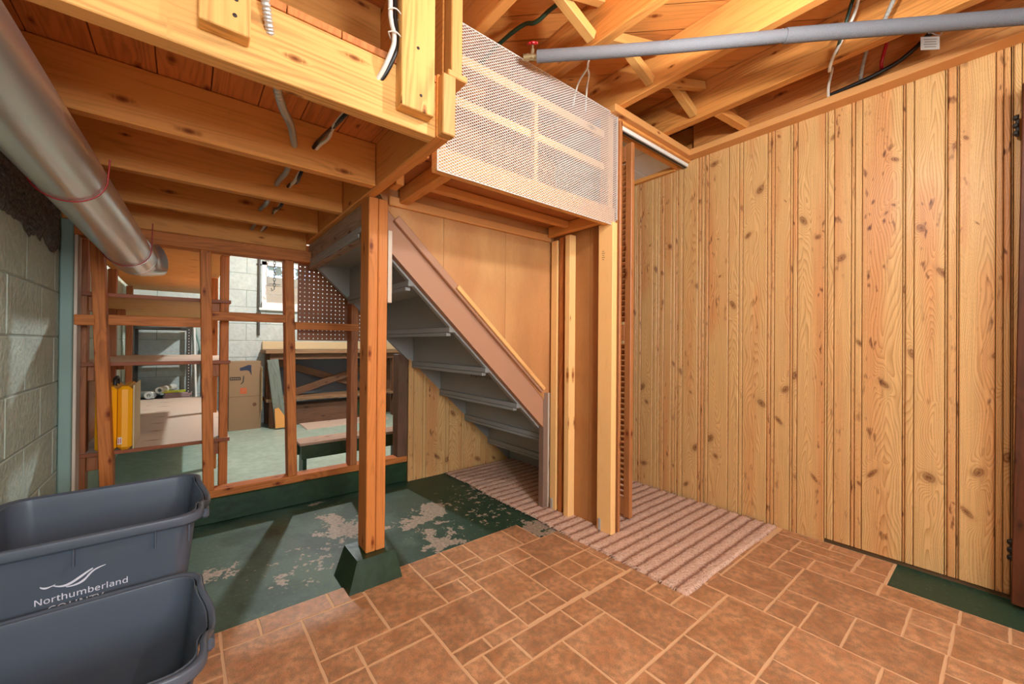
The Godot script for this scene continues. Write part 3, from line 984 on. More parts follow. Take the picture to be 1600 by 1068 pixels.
func window() -> void:
	var w := struct("window_1", "small bright basement window with white frame above the workbench", "window")
	var x0 := 0.72
	var x1 := 1.34
	var y0 := 1.42
	var y1 := 2.0
	box(w, "frame", Vector3(x0, y0, -5.87), Vector3(x0 + 0.055, y1, -5.79), M.white_paint)
	box(w, "frame", Vector3(x1 - 0.055, y0, -5.87), Vector3(x1, y1, -5.79), M.white_paint)
	box(w, "frame", Vector3(x0, y1 - 0.05, -5.87), Vector3(x1, y1, -5.79), M.white_paint)
	box(w, "frame", Vector3(x0, y0, -5.87), Vector3(x1, y0 + 0.07, -5.76), M.white_paint)
	box(w, "pane", Vector3(x0 + 0.05, y0 + 0.06, -5.845), Vector3(x1 - 0.05, y1 - 0.045, -5.841), M.glass, 0.0)
	box(w, "sill", Vector3(x0 - 0.03, y0 - 0.03, -5.80), Vector3(x1 + 0.03, y0, -5.74), M.white_paint)
	box(w, "window_latch", Vector3(x0 + 0.07, y0 + 0.30, -5.785), Vector3(x0 + 0.20, y0 + 0.306, -5.775), M.dark_metal, 0.0)
	# outside: a board fence and a hedge behind it
	var f := thing("board_fence", "tan horizontal board fence outside the basement window", "fence", Vector3(1.2, 1.2, -7.0))
	for k in 6:
		box(f, "board", Vector3(-2.0, k * 0.13, -0.02), Vector3(2.4, k * 0.13 + 0.126, 0.02), M.siding)
	box(f, "post", Vector3(-0.4, 0, -0.10), Vector3(-0.3, 0.86, -0.02), M.siding)
	var hd := thing("hedge", "green clipped hedge above the fence outside the window", "hedge", Vector3(1.2, 1.2, -7.6))
	var b := MB.new()
	for k in 900:
		var p := Vector3(rng.randf_range(-2.2, 2.6), rng.randf_range(0.5, 1.12), rng.randf_range(-0.3, 0.3))
		var d := Vector3(rng.randf_range(-1, 1), rng.randf_range(-1, 1), rng.randf_range(-0.4, 1)).normalized()
		var s := d.cross(Vector3(0.3, 1, 0.2)).normalized() * 0.05
		var u := d.cross(s).normalized() * 0.07
		b.quad(p - s, p + u, p + s, p - u, d)
	var lf := put(hd, "leaves", b.mesh(), M.leaf)
	lf.set_meta("kind", "stuff")
	box(hd, "stem", Vector3(-0.05, 0, -0.03), Vector3(0.03, 0.7, 0.05), M.soil)
	var gnd := struct("ground", "bare soil outside the basement window", "ground")
	box(gnd, "soil", Vector3(-3, 0.9, -9.5), Vector3(5, 1.2, -6.02), M.soil, 0.0)

# ---------------------------------------------------------------- ceilings
func ceilings() -> void:
	var c := struct("ceiling", "exposed joists and diagonal board subfloor")
	var yb := 2.241
	var yt := 2.43
	var k := 0
	for x in [[-0.40, -0.355], [0.03, 0.075], [0.46, 0.505], [0.875, 0.92], [1.30, 1.345], [1.735, 1.78], [2.16, 2.21], [2.558, 2.60]]:
		var z0 := -1.86
		if x[0] < 0.7: z0 = -0.9
		box(c, "joist", Vector3(x[0], yb, z0), Vector3(x[1], yt, 2.44), M.joist if k % 2 else M.joist_b, 0.004)
		k += 1
	box(c, "rim_joist", Vector3(2.50, 2.245, -1.26), Vector3(2.557, yt, 2.44), M.subfloor_b, 0.003)
	box(c, "rim_joist", Vector3(0.7, yb, -1.90), Vector3(2.56, yt, -1.86), M.joist_b, 0.003)
	box(c, "rim_joist", Vector3(-0.45, yb, -0.94), Vector3(0.70, yt, -0.90), M.joist_b, 0.003)
	# diagonal subfloor boards, cut to the outline of the room
	var room := PackedVector2Array([Vector2(-0.45, 2.44), Vector2(-0.45, -2.9), Vector2(2.56, -2.9), Vector2(2.56, 2.44)])
	var bw := 0.142
	var d := Vector2(1, 1).normalized()
	var nn := Vector2(-1, 1).normalized()
	for i in range(-32, 24):
		var o := nn * (i * bw) + Vector2(1.05, 0)
		var strip := PackedVector2Array([o - d * 6 + nn * 0.001, o + d * 6 + nn * 0.001, o + d * 6 + nn * (bw - 0.002), o - d * 6 + nn * (bw - 0.002)])
		for poly in Geometry2D.intersect_polygons(strip, room):
			var mb := MB.new()
			var off := ro()
			var idx := Geometry2D.triangulate_polygon(poly)
			for t in range(0, idx.size(), 3):
				var uv := []
				var pp := []
				for q in 3:
					var p: Vector2 = poly[idx[t + q]]
					uv.append(Vector2((p - o).dot(nn) / GU, (p - o).dot(d) / GV) + off)
					pp.append(p)
				for s in [[yt + 0.001, -1.0], [yt + 0.02, 1.0]]:
					mb.tri(lift(pp[0], 1, s[0]), lift(pp[1], 1, s[0]), lift(pp[2], 1, s[0]), Vector3(0, s[1], 0), uv[0], uv[1], uv[2])
			put(c, "subfloor_board", mb.mesh(), M.subfloor if i % 3 else M.subfloor_b)
	box(c, "floor_deck", Vector3(-0.65, yt + 0.021, -6.0), Vector3(3.15, yt + 0.06, 2.6), M.subfloor_b, 0.0)
	# cross bridging and solid blocking
	for x in [[0.92, 1.30], [1.345, 1.735], [1.78, 2.16]]:
		for zz in [-1.085]:
			beam(c, "bridging", Vector3(x[0] + 0.005, yt - 0.03, zz), Vector3(x[1] - 0.005, yb + 0.03, zz), 0.04, 0.04, M.beam_edge)
			beam(c, "bridging", Vector3(x[0] + 0.005, yb + 0.03, zz + 0.046), Vector3(x[1] - 0.005, yt - 0.03, zz + 0.046), 0.04, 0.04, M.beam_edge)
	for x in [[2.21, 2.50]]:
		beam(c, "bridging", Vector3(x[0], yb + 0.02, -0.98), Vector3(x[1], yb + 0.02, -0.95), 0.045, 0.04, M.joist)
		box(c, "blocking", Vector3(x[0], yb + 0.04, -1.02), Vector3(x[1], yt - 0.01, -0.99), M.joist_b)
	# workshop ceiling
	for i in 6:
		box(c, "joist", Vector3(-0.40 + i * 0.6, 2.30, -5.80), Vector3(-0.36 + i * 0.6, 2.44, -2.9), M.joist)
	# lower ceiling under the landing
	var l := struct("ceiling_landing", "low joisted ceiling of the stair landing with board floor above")
	box(l, "front_beam", Vector3(-0.45, 1.619, -1.13), Vector3(0.578, 1.785, -1.085), M.beam, 0.0022)
	for z in [-1.57, -2.0, -2.46]:
		box(l, "joist", Vector3(-0.45, 1.619, z - 0.042), Vector3(0.577, 1.785, z), M.joist, 0.004)
	box(l, "joist", Vector3(-0.45, 1.565, -2.80), Vector3(0.577, 1.785, -2.745), M.joist, 0.004)
	box(l, "header", Vector3(0.578, 1.619, -2.80), Vector3(0.622, 1.81, -1.075), M.joist, 0.004)
	box(l, "header_end", Vector3(0.580, 1.62, -1.074), Vector3(0.624, 1.80, -1.045), M.beam_edge, 0.003)
	var x := -0.45
	while x < 0.62:
		box(l, "floor_board", Vector3(x + 0.001, 1.786, -2.85), Vector3(minf(x + 0.1245, 0.624), 1.806, -1.083), M.subfloor_low, 0.0012)
		x += 0.126
	box(l, "added_light_stop", Vector3(-0.45, 1.8065, -2.85), Vector3(0.624, 1.8105, -1.10), M.subfloor_low, 0.0)  # added sheet that stops light leaking through the gaps between the floor boards
	# boarded recess above the landing floor
	box(l, "recess_board", Vector3(-0.45, 1.807, -1.70), Vector3(0.625, 2.11, -1.66), M.joist, 0.003, 0)
	box(l, "recess_board", Vector3(-0.45, 2.113, -1.70), Vector3(0.625, 2.43, -1.66), M.joist, 0.003, 0)
	box(l, "recess_side", Vector3(0.625, 1.807, -1.70), Vector3(0.66, 2.43, -1.13), M.joist, 0.003, 2)
	box(l, "recess_top", Vector3(-0.45, 2.405, -1.66), Vector3(0.625, 2.425, -0.945), M.subfloor_low, 0.0)
	# short studs nailed to the face of the beam
	box(l, "hanging_stud", Vector3(0.014, 1.665, -1.084), Vector3(0.104, 2.242, -1.045), M.beam, 0.0022)
	box(l, "hanging_stud", Vector3(0.452, 1.655, -1.084), Vector3(0.553, 2.242, -1.045), M.beam, 0.0022)
	box(l, "corner_stud", Vector3(0.628, 1.812, -1.125), Vector3(0.668, 2.242, -1.08), M.beam_edge, 0.003)
	box(l, "corner_block", Vector3(0.600, 1.802, -1.12), Vector3(0.668, 1.822, -1.05), M.beam_edge, 0.003)
	for p in [Vector3(0.075, 1.70, -1.0445), Vector3(0.077, 1.735, -1.0445), Vector3(0.51, 1.70, -1.0445), Vector3(0.50, 1.83, -1.0445)]:
		put(l, "nail_head", lathe_mb([Vector2(0, 0.0015), Vector2(0.004, 0.001), Vector2(0.0045, 0)], 10).mesh(), M.dark_metal, Transform3D(Basis(Vector3.RIGHT, PI / 2), p))

# ---------------------------------------------------------------- stud partition
func partition() -> void:
	var p := struct("wall_partition", "open stud partition on a green concrete kerb")
	var zf := -2.735
	var zk := -2.825
	box(p, "kerb", Vector3(-0.452, 0.0, zk - 0.02), Vector3(1.255, 0.143, zf - 0.002), M.green_paint, 0.008)
	box(p, "sill_plate", Vector3(-0.41, 0.143, zk), Vector3(1.253, 0.185, zf), M.old_stud, 0.004)
	box(p, "top_plate", Vector3(-0.452, 1.495, zk), Vector3(0.70, 1.564, zf), M.old_stud, 0.004)
	box(p, "plate_block", Vector3(0.579, 1.4955, zk - 0.005), Vector3(0.76, 1.615, zf - 0.07), M.old_stud, 0.003)
	box(p, "teal_stud", Vector3(-0.45, 0.0, zf - 0.05), Vector3(-0.408, 1.56, zf + 0.012), M.teal, 0.004)
	box(p, "stud", Vector3(-0.407, 0.143, zk), Vector3(-0.395, 1.495, zf), M.white_wood, 0.002)
	beam(p, "stud", Vector3(-0.288, 0.185, (zf + zk) / 2), Vector3(-0.336, 1.495, (zf + zk) / 2), 0.046, 0.088, M.old_stud, Vector3(0, 0, 1))
	beam(p, "stud", Vector3(0.104, 0.185, (zf + zk) / 2), Vector3(0.079, 1.495, (zf + zk) / 2), 0.049, 0.088, M.old_stud, Vector3(0, 0, 1))
	beam(p, "stud", Vector3(0.513, 0.185, (zf + zk) / 2), Vector3(0.481, 1.495, (zf + zk) / 2), 0.05, 0.088, M.old_stud, Vector3(0, 0, 1))
	box(p, "stud", Vector3(0.850, 0.185, zk), Vector3(0.895, 1.32, zf), M.old_stud_b)
	box(p, "stud", Vector3(1.178, 0.185, zk), Vector3(1.252, 0.92, zf), M.dark_stud)
	box(p, "rail", Vector3(-0.405, 1.072, zf - 0.045), Vector3(-0.336, 1.122, zf + 0.004), M.old_stud)
	box(p, "rail", Vector3(-0.292, 1.076, zf - 0.045), Vector3(0.062, 1.126, zf + 0.004), M.old_stud)
	box(p, "rail", Vector3(0.108, 1.117, zf - 0.045), Vector3(0.467, 1.165, zf + 0.002), M.old_stud)
	box(p, "rail", Vector3(0.517, 1.078, zf - 0.045), Vector3(0.90, 1.124, zf + 0.002), M.old_stud)
	# pine boards closing the triangle below the stairs
	var xs := [1.255, 1.297, 1.371, 1.396, 1.564, 1.592, 1.709, 1.727, 1.894, 1.92, 2.06, 2.20]
	var tri := PackedVector2Array([Vector2(1.255, 0.0), Vector2(2.19, 0.0), Vector2(1.255, 0.892)])
	for i in xs.size() - 1:
		var strip := rect(xs[i] + 0.0012, -0.1, xs[i + 1] - 0.0012, 1.2)
		for poly in Geometry2D.intersect_polygons(strip, tri):
			var col := (i * 3 + 1) % 8
			prism(p, "plank", poly, 2, -2.745, -2.73, M.pine, Vector2(0.117 / 0.17, -1.0 / 2.25), Vector2(col / 8.0 + 0.004 - xs[i] * 0.117 / 0.17, 0.9))
	prism(p, "backing", PackedVector2Array([Vector2(1.256, 0.0), Vector2(2.19, 0.0), Vector2(1.256, 0.89)]), 2, -2.80, -2.746, M.groove)
	# closed wall above the stair stringer
	prism(p, "plaster", PackedVector2Array([Vector2(0.62, 1.72), Vector2(2.56, 0.0), Vector2(2.56, 2.44), Vector2(0.62, 2.44)]), 2, -2.80, -2.772, M.plaster)
	# support post and its footing
	var o := thing("support_post", "orange stained post of two studs standing on a green footing", "post", Vector3(0.635, 0.115, -1.742))
	box(o, "stud", Vector3(-0.041, 0, -0.05), Vector3(-0.001, 1.503, 0.05), M.post, 0.003)
	box(o, "stud", Vector3(0.001, 0, -0.05), Vector3(0.041, 1.503, 0.05), M.post, 0.003)
	box(o, "side_strip", Vector3(0.043, 1.06, 0.022), Vector3(0.062, 1.375, 0.05), M.white_wood, 0.002)
	var q := thing("concrete_footing", "green painted tapered concrete footing under the wooden post", "footing", Vector3(0.615, 0.0, -1.72))
	put(q, "block", frustum(0.112, 0.100, 0.080, 0.085, 0.115), M.green_paint)

func frustum(bx: float, bz: float, tx: float, tz: float, h: float) -> ArrayMesh:
	var b := MB.new()
	var lo := []
	var hi := []
	for s in [[-1, -1], [1, -1], [1, 1], [-1, 1]]:
		lo.append(Vector3(s[0] * bx, 0, s[1] * bz))
		hi.append(Vector3(s[0] * tx + 0.012, h, s[1] * tz - 0.02))
	for i in 4:
		var j := (i + 1) % 4
		var nn: Vector3 = (lo[j] - lo[i]).cross(hi[i] - lo[i]).normalized()
		var mid: Vector3 = (lo[i] + lo[j]) * 0.5
		if nn.dot(Vector3(mid.x, 0, mid.z)) < 0: nn = -nn
		b.quad(lo[i], lo[j], hi[j], hi[i], nn)
	b.quad(hi[0], hi[1], hi[2], hi[3], Vector3.UP)
	b.quad(lo[0], lo[1], lo[2], lo[3], Vector3.DOWN)
	return b.mesh()

# ---------------------------------------------------------------- stairs
func stairs() -> void:
	var s := thing("staircase", "grey painted wooden stairs seen from below with a brown stringer", "staircase")
	var rise := 0.2165
	var run := 0.2275
	var low := func(x: float) -> float: return 1.401 - 0.951 * (x - 0.731)
	# stringers
	var near := PackedVector2Array([Vector2(0.70, low.call(0.70)), Vector2(0.70, 1.63), Vector2(0.735, 1.60), Vector2(1.74, 0.655), Vector2(1.74, low.call(1.74))])
	prism(s, "stringer", near, 2, -1.80, -1.762, M.stringer)
	var nl := PackedVector2Array([Vector2(0.70, low.call(0.70) - 0.012), Vector2(2.10, low.call(2.10) - 0.012), Vector2(2.10, low.call(2.10) + 0.03), Vector2(0.70, low.call(0.70) + 0.03)])
	prism(s, "stringer_lining", nl, 2, -1.83, -1.801, M.stair_grey)
	var farp := PackedVector2Array([Vector2(0.62, low.call(0.62) - 0.02), Vector2(0.62, 1.72), Vector2(0.68, 1.72), Vector2(2.30, 0.18), Vector2(2.30, 0.0), Vector2(2.17, 0.0)])
	prism(s, "stringer", farp, 2, -2.77, -2.732, M.stair_grey)
	for i in range(-1, 7):
		var x := 0.835 + run * i
		var y := 1.303 - rise * i
		# riser: bottom on this tread, top under the tread above
		box(s, "riser", Vector3(x, maxf(y, 0.002), -2.731), Vector3(x + 0.02, y + rise - 0.028, -1.802), M.stair_grey, 0.002)
		if i < 6:
			box(s, "tread", Vector3(x - 0.012, y - 0.03, -2.731), Vector3(x + run + 0.04, y, -1.802), M.stair_grey, 0.004)
			box(s, "cleat", Vector3(x - 0.012, y - 0.048, -2.729), Vector3(x + 0.014, y - 0.031, -1.835), M.stair_grey, 0.002)
	box(s, "top_riser", Vector3(0.601, 1.462, -2.80), Vector3(0.640, 1.617, -1.80), M.grey_wood, 0.003)
	# hall side cap of the stringer, newel board
	beam(s, "stringer_cap", Vector3(0.735, 1.565, -1.748), Vector3(1.655, 0.725, -1.748), 0.026, 0.034, M.stringer, Vector3(0, 1, 0))
	beam(s, "hand_strip", Vector3(1.05, 1.285, -1.728), Vector3(1.655, 0.733, -1.728), 0.014, 0.022, M.new_stud_b, Vector3(0, 1, 0))
	box(s, "newel_board", Vector3(1.678, 0.014, -1.80), Vector3(1.712, 0.71, -1.755), M.jamb)
	box(s, "newel_edge", Vector3(1.712, 0.014, -1.79), Vector3(1.735, 0.705, -1.75), M.white_wood)
	# faint pencilled note on the back of a riser
	var xr := 0.835 + run * 3
	for k in 12:
		var z := -2.30 + k * 0.026 + rng.randf_range(-0.004, 0.004)
		var yy := 1.303 - rise * 3 + 0.13 + rng.randf_range(-0.006, 0.006)
		put(s, "pencil_stroke", tube_mb(smooth_path([Vector3(xr - 0.0004, yy - 0.010, z - 0.006), Vector3(xr - 0.0004, yy + rng.randf_range(0.0, 0.012), z), Vector3(xr - 0.0004, yy - rng.randf_range(0.002, 0.010), z + 0.004), Vector3(xr - 0.0004, yy + 0.006, z + 0.010)], 0.004), 0.0008, 5).mesh(), M.ink)
	# stair wall: hardboard above the stringer and round the corner, with studs
	var w := struct("wall_stairs", "hardboard stair wall with exposed pale studs")
	var hb := PackedVector2Array([Vector2(0.665, 1.66), Vector2(0.70, 1.60), Vector2(1.735, 0.615), Vector2(1.775, 0.615), Vector2(1.775, 1.66)])
	for q in [[0.66, 0.985], [0.987, 1.375], [1.377, 1.775]]:
		for poly in Geometry2D.intersect_polygons(hb, rect(q[0], 0, q[1], 3)):
			prism(w, "hardboard", poly, 2, -1.762, -1.757, M.hardboard, Vector2(1.1, 0.35), Vector2(q[0] * 2.3, 0.1))
	box(w, "hardboard", Vector3(0.66, 1.661, -1.77), Vector3(1.775, 2.24, -1.757), M.hardboard, 0.0)
	for q in [[-1.757, -1.47], [-1.468, -1.29]]:
		prism(w, "hardboard", rect(q[0], 0.014, q[1], 1.655), 0, 1.752, 1.757, M.hardboard_brown, Vector2(0.9, 0.3), Vector2(q[0] * 1.7, 0.4))
	prism(w, "inner_panel", rect(-1.757, 0.0, -1.36, 2.24), 0, 1.76, 1.772, M.plaster)
	box(w, "stud", Vector3(1.712, 0.014, -1.737), Vector3(1.751, 1.62, -1.685), M.new_stud)
	box(w, "stud", Vector3(1.715, 0.014, -1.672), Vector3(1.751, 1.63, -1.642), M.old_stud)  # brown strip standing in for the shadow between the two pale studs
	box(w, "stud", Vector3(1.70, 0.014, -1.612), Vector3(1.751, 1.63, -1.573), M.new_stud)
	box(w, "end_stud", Vector3(1.715, 0.014, -1.382), Vector3(1.753, 1.64, -1.288), M.new_stud)
	box(w, "end_stud", Vector3(1.715, 1.641, -1.375), Vector3(1.76, 2.24, -1.322), M.new_stud_b)
	for k in 5:
		box(w, "ink_stamp", Vector3(1.7146, 1.45 + k * 0.011, -1.356 - 0.003 * (k % 2)), Vector3(1.7152, 1.4525 + k * 0.011, -1.343 + 0.004 * (k % 2)), M.dark_stud, 0.0)
	for p in [[Vector3(1.707, 0.05, -1.715), 0.03], [Vector3(1.711, 0.05, -1.36), 0.04]]:
		box(w, "nail_plate", p[0] - Vector3(0.003, 0.03, 0.008), p[0] + Vector3(0.003, 0.03, 0.008), M.steel, 0.001)

# ---------------------------------------------------------------- bulkhead with netting
func bulkhead() -> void:
	var o := thing("overhead_compartment", "wood framed storage compartment hung below the joists behind netting", "compartment")
	box(o, "front_rail", Vector3(0.70, 1.632, -1.345), Vector3(1.755, 1.722, -1.305), M.new_stud_b, 0.004)
	box(o, "side_rail", Vector3(0.745, 1.632, -1.735), Vector3(0.79, 1.70, -1.347), M.joist, 0.004)
	box(o, "side_rail", Vector3(1.68, 1.640, -1.735), Vector3(1.714, 1.70, -1.347), M.joist, 0.004)
	box(o, "back_rail", Vector3(0.70, 1.618, -1.756), Vector3(1.712, 1.66, -1.737), M.plate, 0.004)
	box(o, "middle_rail", Vector3(0.79, 1.665, -1.60), Vector3(1.68, 1.70, -1.565), M.plate, 0.004)
	box(o, "underside_panel", Vector3(0.70, 1.701, -1.755), Vector3(1.714, 1.712, -1.347), M.redwood, 0.0)
	box(o, "hanging_block", Vector3(0.665, 1.69, -1.44), Vector3(0.70, 1.80, -1.36), M.joist, 0.003)
	box(o, "hanging_block", Vector3(0.665, 1.655, -1.66), Vector3(0.70, 1.80, -1.58), M.joist, 0.003)
	box(o, "upper_rail", Vector3(0.70, 2.095, -1.375), Vector3(1.714, 2.135, -1.345), M.new_stud, 0.003)
	box(o, "upper_rail", Vector3(0.70, 1.925, -1.375), Vector3(1.714, 1.962, -1.345), M.new_stud, 0.003)
	box(o, "stile", Vector3(1.19, 1.722, -1.344), Vector3(1.212, 2.075, -1.318), M.new_stud, 0.002)
	box(o, "stile", Vector3(0.715, 1.722, -1.344), Vector3(0.75, 2.238, -1.31), M.new_stud_b, 0.002)
	# netting: two families of slanting strands
	var s := thing("netting_screen", "white diamond mesh plastic netting stapled over the overhead compartment", "netting", Vector3(0, 0, -1.300))
	var b := MB.new()
	var lo := Vector2(0.700, 1.628)
	var hi := Vector2(1.765, 2.212)
	var pitch := 0.0098
	for fam in [1.0, -1.0]:
		var d := Vector2(1.0, 0.62 * fam).normalized()
		var nn := Vector2(-d.y, d.x)
		var mid := (lo + hi) * 0.5
		for k in range(-85, 86):
			var p := mid + nn * (k * pitch)
			var t0 := -9.0
			var t1 := 9.0
			for ax in 2:
				var a := (lo[ax] - p[ax]) / d[ax]
				var c := (hi[ax] - p[ax]) / d[ax]
				t0 = maxf(t0, minf(a, c))
				t1 = minf(t1, maxf(a, c))
			if t1 - t0 < 0.01: continue
			var A := p + d * t0
			var C := p + d * t1
			var m := (A + C) * 0.5
			var x := Transform3D(Basis(Vector3(0, 0, 1), atan2(d.y, d.x)), Vector3(m.x, m.y, 0.0008 * fam))
			b.add(cbox(Vector3((C - A).length(), 0.0026, 0.0014), 0.0), x)
	var nt := put(s, "strands", b.mesh(), M.net)
	nt.set_meta("kind", "stuff")
	for e in [[Vector2(0.7, 1.628), Vector2(1.765, 1.628)], [Vector2(0.7, 2.212), Vector2(1.765, 2.212)]]:
		box(s, "selvedge", Vector3(e[0].x, e[0].y - 0.002, -0.002), Vector3(e[1].x, e[1].y + 0.002, 0.002), M.net, 0.0)
	for e in [[0.70, 0.702], [1.763, 1.766]]:
		box(s, "selvedge", Vector3(e[0] - 0.001, 1.63, -0.002), Vector3(e[1], 2.21, 0.002), M.net, 0.0)

# ---------------------------------------------------------------- duct, pipes and cables
func services() -> void:
	# galvanized duct along the left wall, ending in an elbow
	var d := thing("metal_duct", "round galvanized metal duct sloping along the block wall", "duct")
	var A := Vector3(-0.368, 1.588, -0.30)
	var B := Vector3(-0.192, 1.392, -2.575)
	var dir := (B - A).normalized()
	put(d, "pipe", tube_mb(PackedVector3Array([A, A + (B - A) * 0.33, A + (B - A) * 0.66, B]), 0.078, 48).mesh(), M.galvanized)
	put(d, "collar", tube_mb(PackedVector3Array([B - dir * 0.14, B - dir * 0.135, B - dir * 0.02, B - dir * 0.015]), 0.0805, 48).mesh(), M.galvanized)
	var el := []
	for k in 9:
		var a := k / 8.0 * PI * 0.34
		el.append(B + dir * (sin(a) * 0.13) + Vector3(0.13 * (1 - cos(a)), 0.05 * (1 - cos(a)), 0))
	put(d, "elbow", tube_mb(PackedVector3Array(el), 0.0785, 40, 0.02, 1.0, 2).mesh(), M.galvanized)
	for t in [0.60, 0.93]:
		var c: Vector3 = A + (B - A) * t
		var h := thing("wire_hanger", "thin red wire strap round the middle of the metal duct" if t < 0.9 else "thin red wire strap round the elbow end of the metal duct", "wire")
		var pts := []
		var side := dir.cross(Vector3.UP).normalized()
		var up2 := side.cross(dir)
		for k in 21:
			var ang := PI + PI * k / 20.0
			pts.append(c + side * cos(ang) * 0.0815 + up2 * sin(ang) * 0.0815)
		pts.push_front(c + side * -0.085 + Vector3(0, 0.20 if t < 0.9 else 0.1, 0))
		pts.append(c + side * 0.085 + Vector3(0, 0.06 if t < 0.9 else 0.12, 0) + Vector3(0.0, 0, 0))
		put(h, "wire", tube_mb(PackedVector3Array(pts), 0.0022, 6).mesh(), M.red_wire)
	# insulated water pipe under the joists with its stop valve
	var P0 := Vector3(1.115, 2.188, -1.225)
	var P1 := Vector3(1.775, 2.19, -0.535)
	var P2 := Vector3(2.325, 2.19, 0.038)
	var pd := (P2 - P0).normalized()
	var w := thing("insulated_pipe", "water pipe in grey foam sleeves with a red handled stop valve", "pipe")
	put(w, "foam_sleeve", tube_mb(smooth_path([P0, P0.lerp(P1, 0.5) + Vector3(0.004, -0.004, 0), P1], 0.05), 0.0235, 24).mesh(), M.foam)
	put(w, "foam_sleeve", tube_mb(smooth_path([P1 - pd * 0.004, P1.lerp(P2, 0.5), P2 + pd * 0.02], 0.05), 0.0265, 24).mesh(), M.foam)
	put(w, "copper_end", tube_mb(PackedVector3Array([P2, P2 + pd * 0.13]), 0.010, 12).mesh(), M.brass)
	put(w, "tape", cbox(Vector3(0.012, 0.004, 0.012), 0.001).mesh(), M.white_paint, Transform3D(Basis(), P1 + Vector3(-0.010, 0.0225, -0.010)))
	put(w, "valve_body", tube_mb(PackedVector3Array([P0 - pd * 0.055, P0 - pd * 0.05, P0 - pd * 0.035, P0 - pd * 0.03, P0 + pd * 0.002]), 0.0115, 14, 0.3, 1.0, 2).mesh(), M.brass)
	var st := P0 - pd * 0.018
	put(w, "valve_stem", lathe_mb([Vector2(0.011, -0.012), Vector2(0.011, 0.016), Vector2(0.008, 0.018), Vector2(0.008, 0.03), Vector2(0.004, 0.032), Vector2(0.004, 0.056)], 14).mesh(), M.brass, Transform3D(Basis(), st))
	var hb := MB.new()
	for k in 6:
		var a := TAU * k / 6.0
		hb.add(cbox(Vector3(0.016, 0.008, 0.013), 0.003), Transform3D(Basis(Vector3.UP, -a), Vector3(cos(a), 0, sin(a)) * 0.015))
	hb.add(lathe_mb([Vector2(0, -0.006), Vector2(0.013, -0.005), Vector2(0.015, 0), Vector2(0.013, 0.006), Vector2(0, 0.007)], 16), Transform3D())
	put(w, "valve_handle", hb.mesh(), M.red_paint, Transform3D(Basis(Vector3(1, 0, 1).normalized(), 0.5), st + Vector3(0, 0.056, 0)))
	# armoured cable through the landing joists
	var c1 := thing("armoured_cable", "flexible steel armoured cable threaded through the landing beam and joists", "cable")
	put(c1, "armour", tube_mb(smooth_path([Vector3(0.118, 2.24, -1.02), Vector3(0.122, 1.95, -1.025), Vector3(0.127, 1.80, -1.045), Vector3(0.137, 1.752, -1.066), Vector3(0.150, 1.712, -1.10), Vector3(0.17, 1.655, -1.16), Vector3(0.20, 1.64, -1.25), Vector3(0.25, 1.68, -1.42), Vector3(0.288, 1.688, -1.57)], 0.0028), 0.0085, 12, 0.30, 1.0, 4).mesh(), M.steel)
	put(c1, "tail", tube_mb(smooth_path([Vector3(0.288, 1.688, -1.57), Vector3(0.282, 1.63, -1.66), Vector3(0.285, 1.645, -1.8), Vector3(0.30, 1.684, -2.0), Vector3(0.275, 1.622, -2.08), Vector3(0.285, 1.66, -2.3), Vector3(0.295, 1.69, -2.46), Vector3(0.29, 1.655, -2.6), Vector3(0.29, 1.65, -2.75)], 0.0035), 0.0075, 10, 0.22, 1.0, 4).mesh(), M.grey_cable)
	for q in [[M.white_cable, 0.0, "white electrical cable running down beside the hanging stud"], [M.black_cable, 0.017, "black electrical cable running down beside the hanging stud"]]:
		var c2 := thing("electrical_cable", q[2], "cable")
		var o: float = q[1]
		var fw := 0.008 if o > 0 else 0.0
		put(c2, "sheath", tube_mb(smooth_path([Vector3(0.424 + o, 2.24, -1.06 - fw), Vector3(0.425 + o, 1.94, -1.062 - fw), Vector3(0.428 + o, 1.88, -1.062 - fw), Vector3(0.436 + o * 0.6, 1.84, -1.06 - fw), Vector3(0.424 + o * 0.7, 1.785, -1.055 - fw), Vector3(0.398 + o * 0.5, 1.717, -1.095), Vector3(0.352, 1.66 - fw, -1.16), Vector3(0.345, 1.66, -1.3), Vector3(0.372 - o, 1.70, -1.47), Vector3(0.360 - o * 0.6, 1.699, -1.57), Vector3(0.325, 1.632 - fw, -1.66), Vector3(0.335 + o * 0.6, 1.65, -1.82), Vector3(0.350 - o * 0.4, 1.686, -2.0), Vector3(0.33, 1.628 - fw, -2.08), Vector3(0.345 - o * 0.5, 1.66, -2.3), Vector3(0.353, 1.682, -2.46), Vector3(0.335 + o * 0.5, 1.645, -2.6), Vector3(0.336, 1.648, -2.75)], 0.01), 0.0062, 10).mesh(), q[0])
		if o == 0.0:
			for y in [1.905, 1.842]:
				put(c2, "cable_tie", tube_mb(smooth_path([Vector3(0.418, y, -1.056), Vector3(0.436, y + 0.004, -1.048), Vector3(0.458, y, -1.062), Vector3(0.44, y - 0.002, -1.08), Vector3(0.418, y, -1.056)], 0.008), 0.002, 6).mesh(), M.white_cable)
	# cables over the right wall
	var r1 := thing("electrical_cable", "white electrical cable crossing the joists down to the wall plate", "cable")
	put(r1, "sheath", tube_mb(smooth_path([Vector3(2.02, 2.40, -0.36), Vector3(2.10, 2.36, -0.39), Vector3(2.125, 2.28, -0.44), Vector3(2.14, 2.236, -0.47), Vector3(2.22, 2.232, -0.50), Vector3(2.33, 2.30, -0.52), Vector3(2.40, 2.33, -0.53), Vector3(2.43, 2.275, -0.55), Vector3(2.47, 2.242, -0.56)], 0.01), 0.006, 10).mesh(), M.white_cable)
	var r2 := thing("electrical_cable", "dark green electrical cable looped beside the middle joists", "cable")
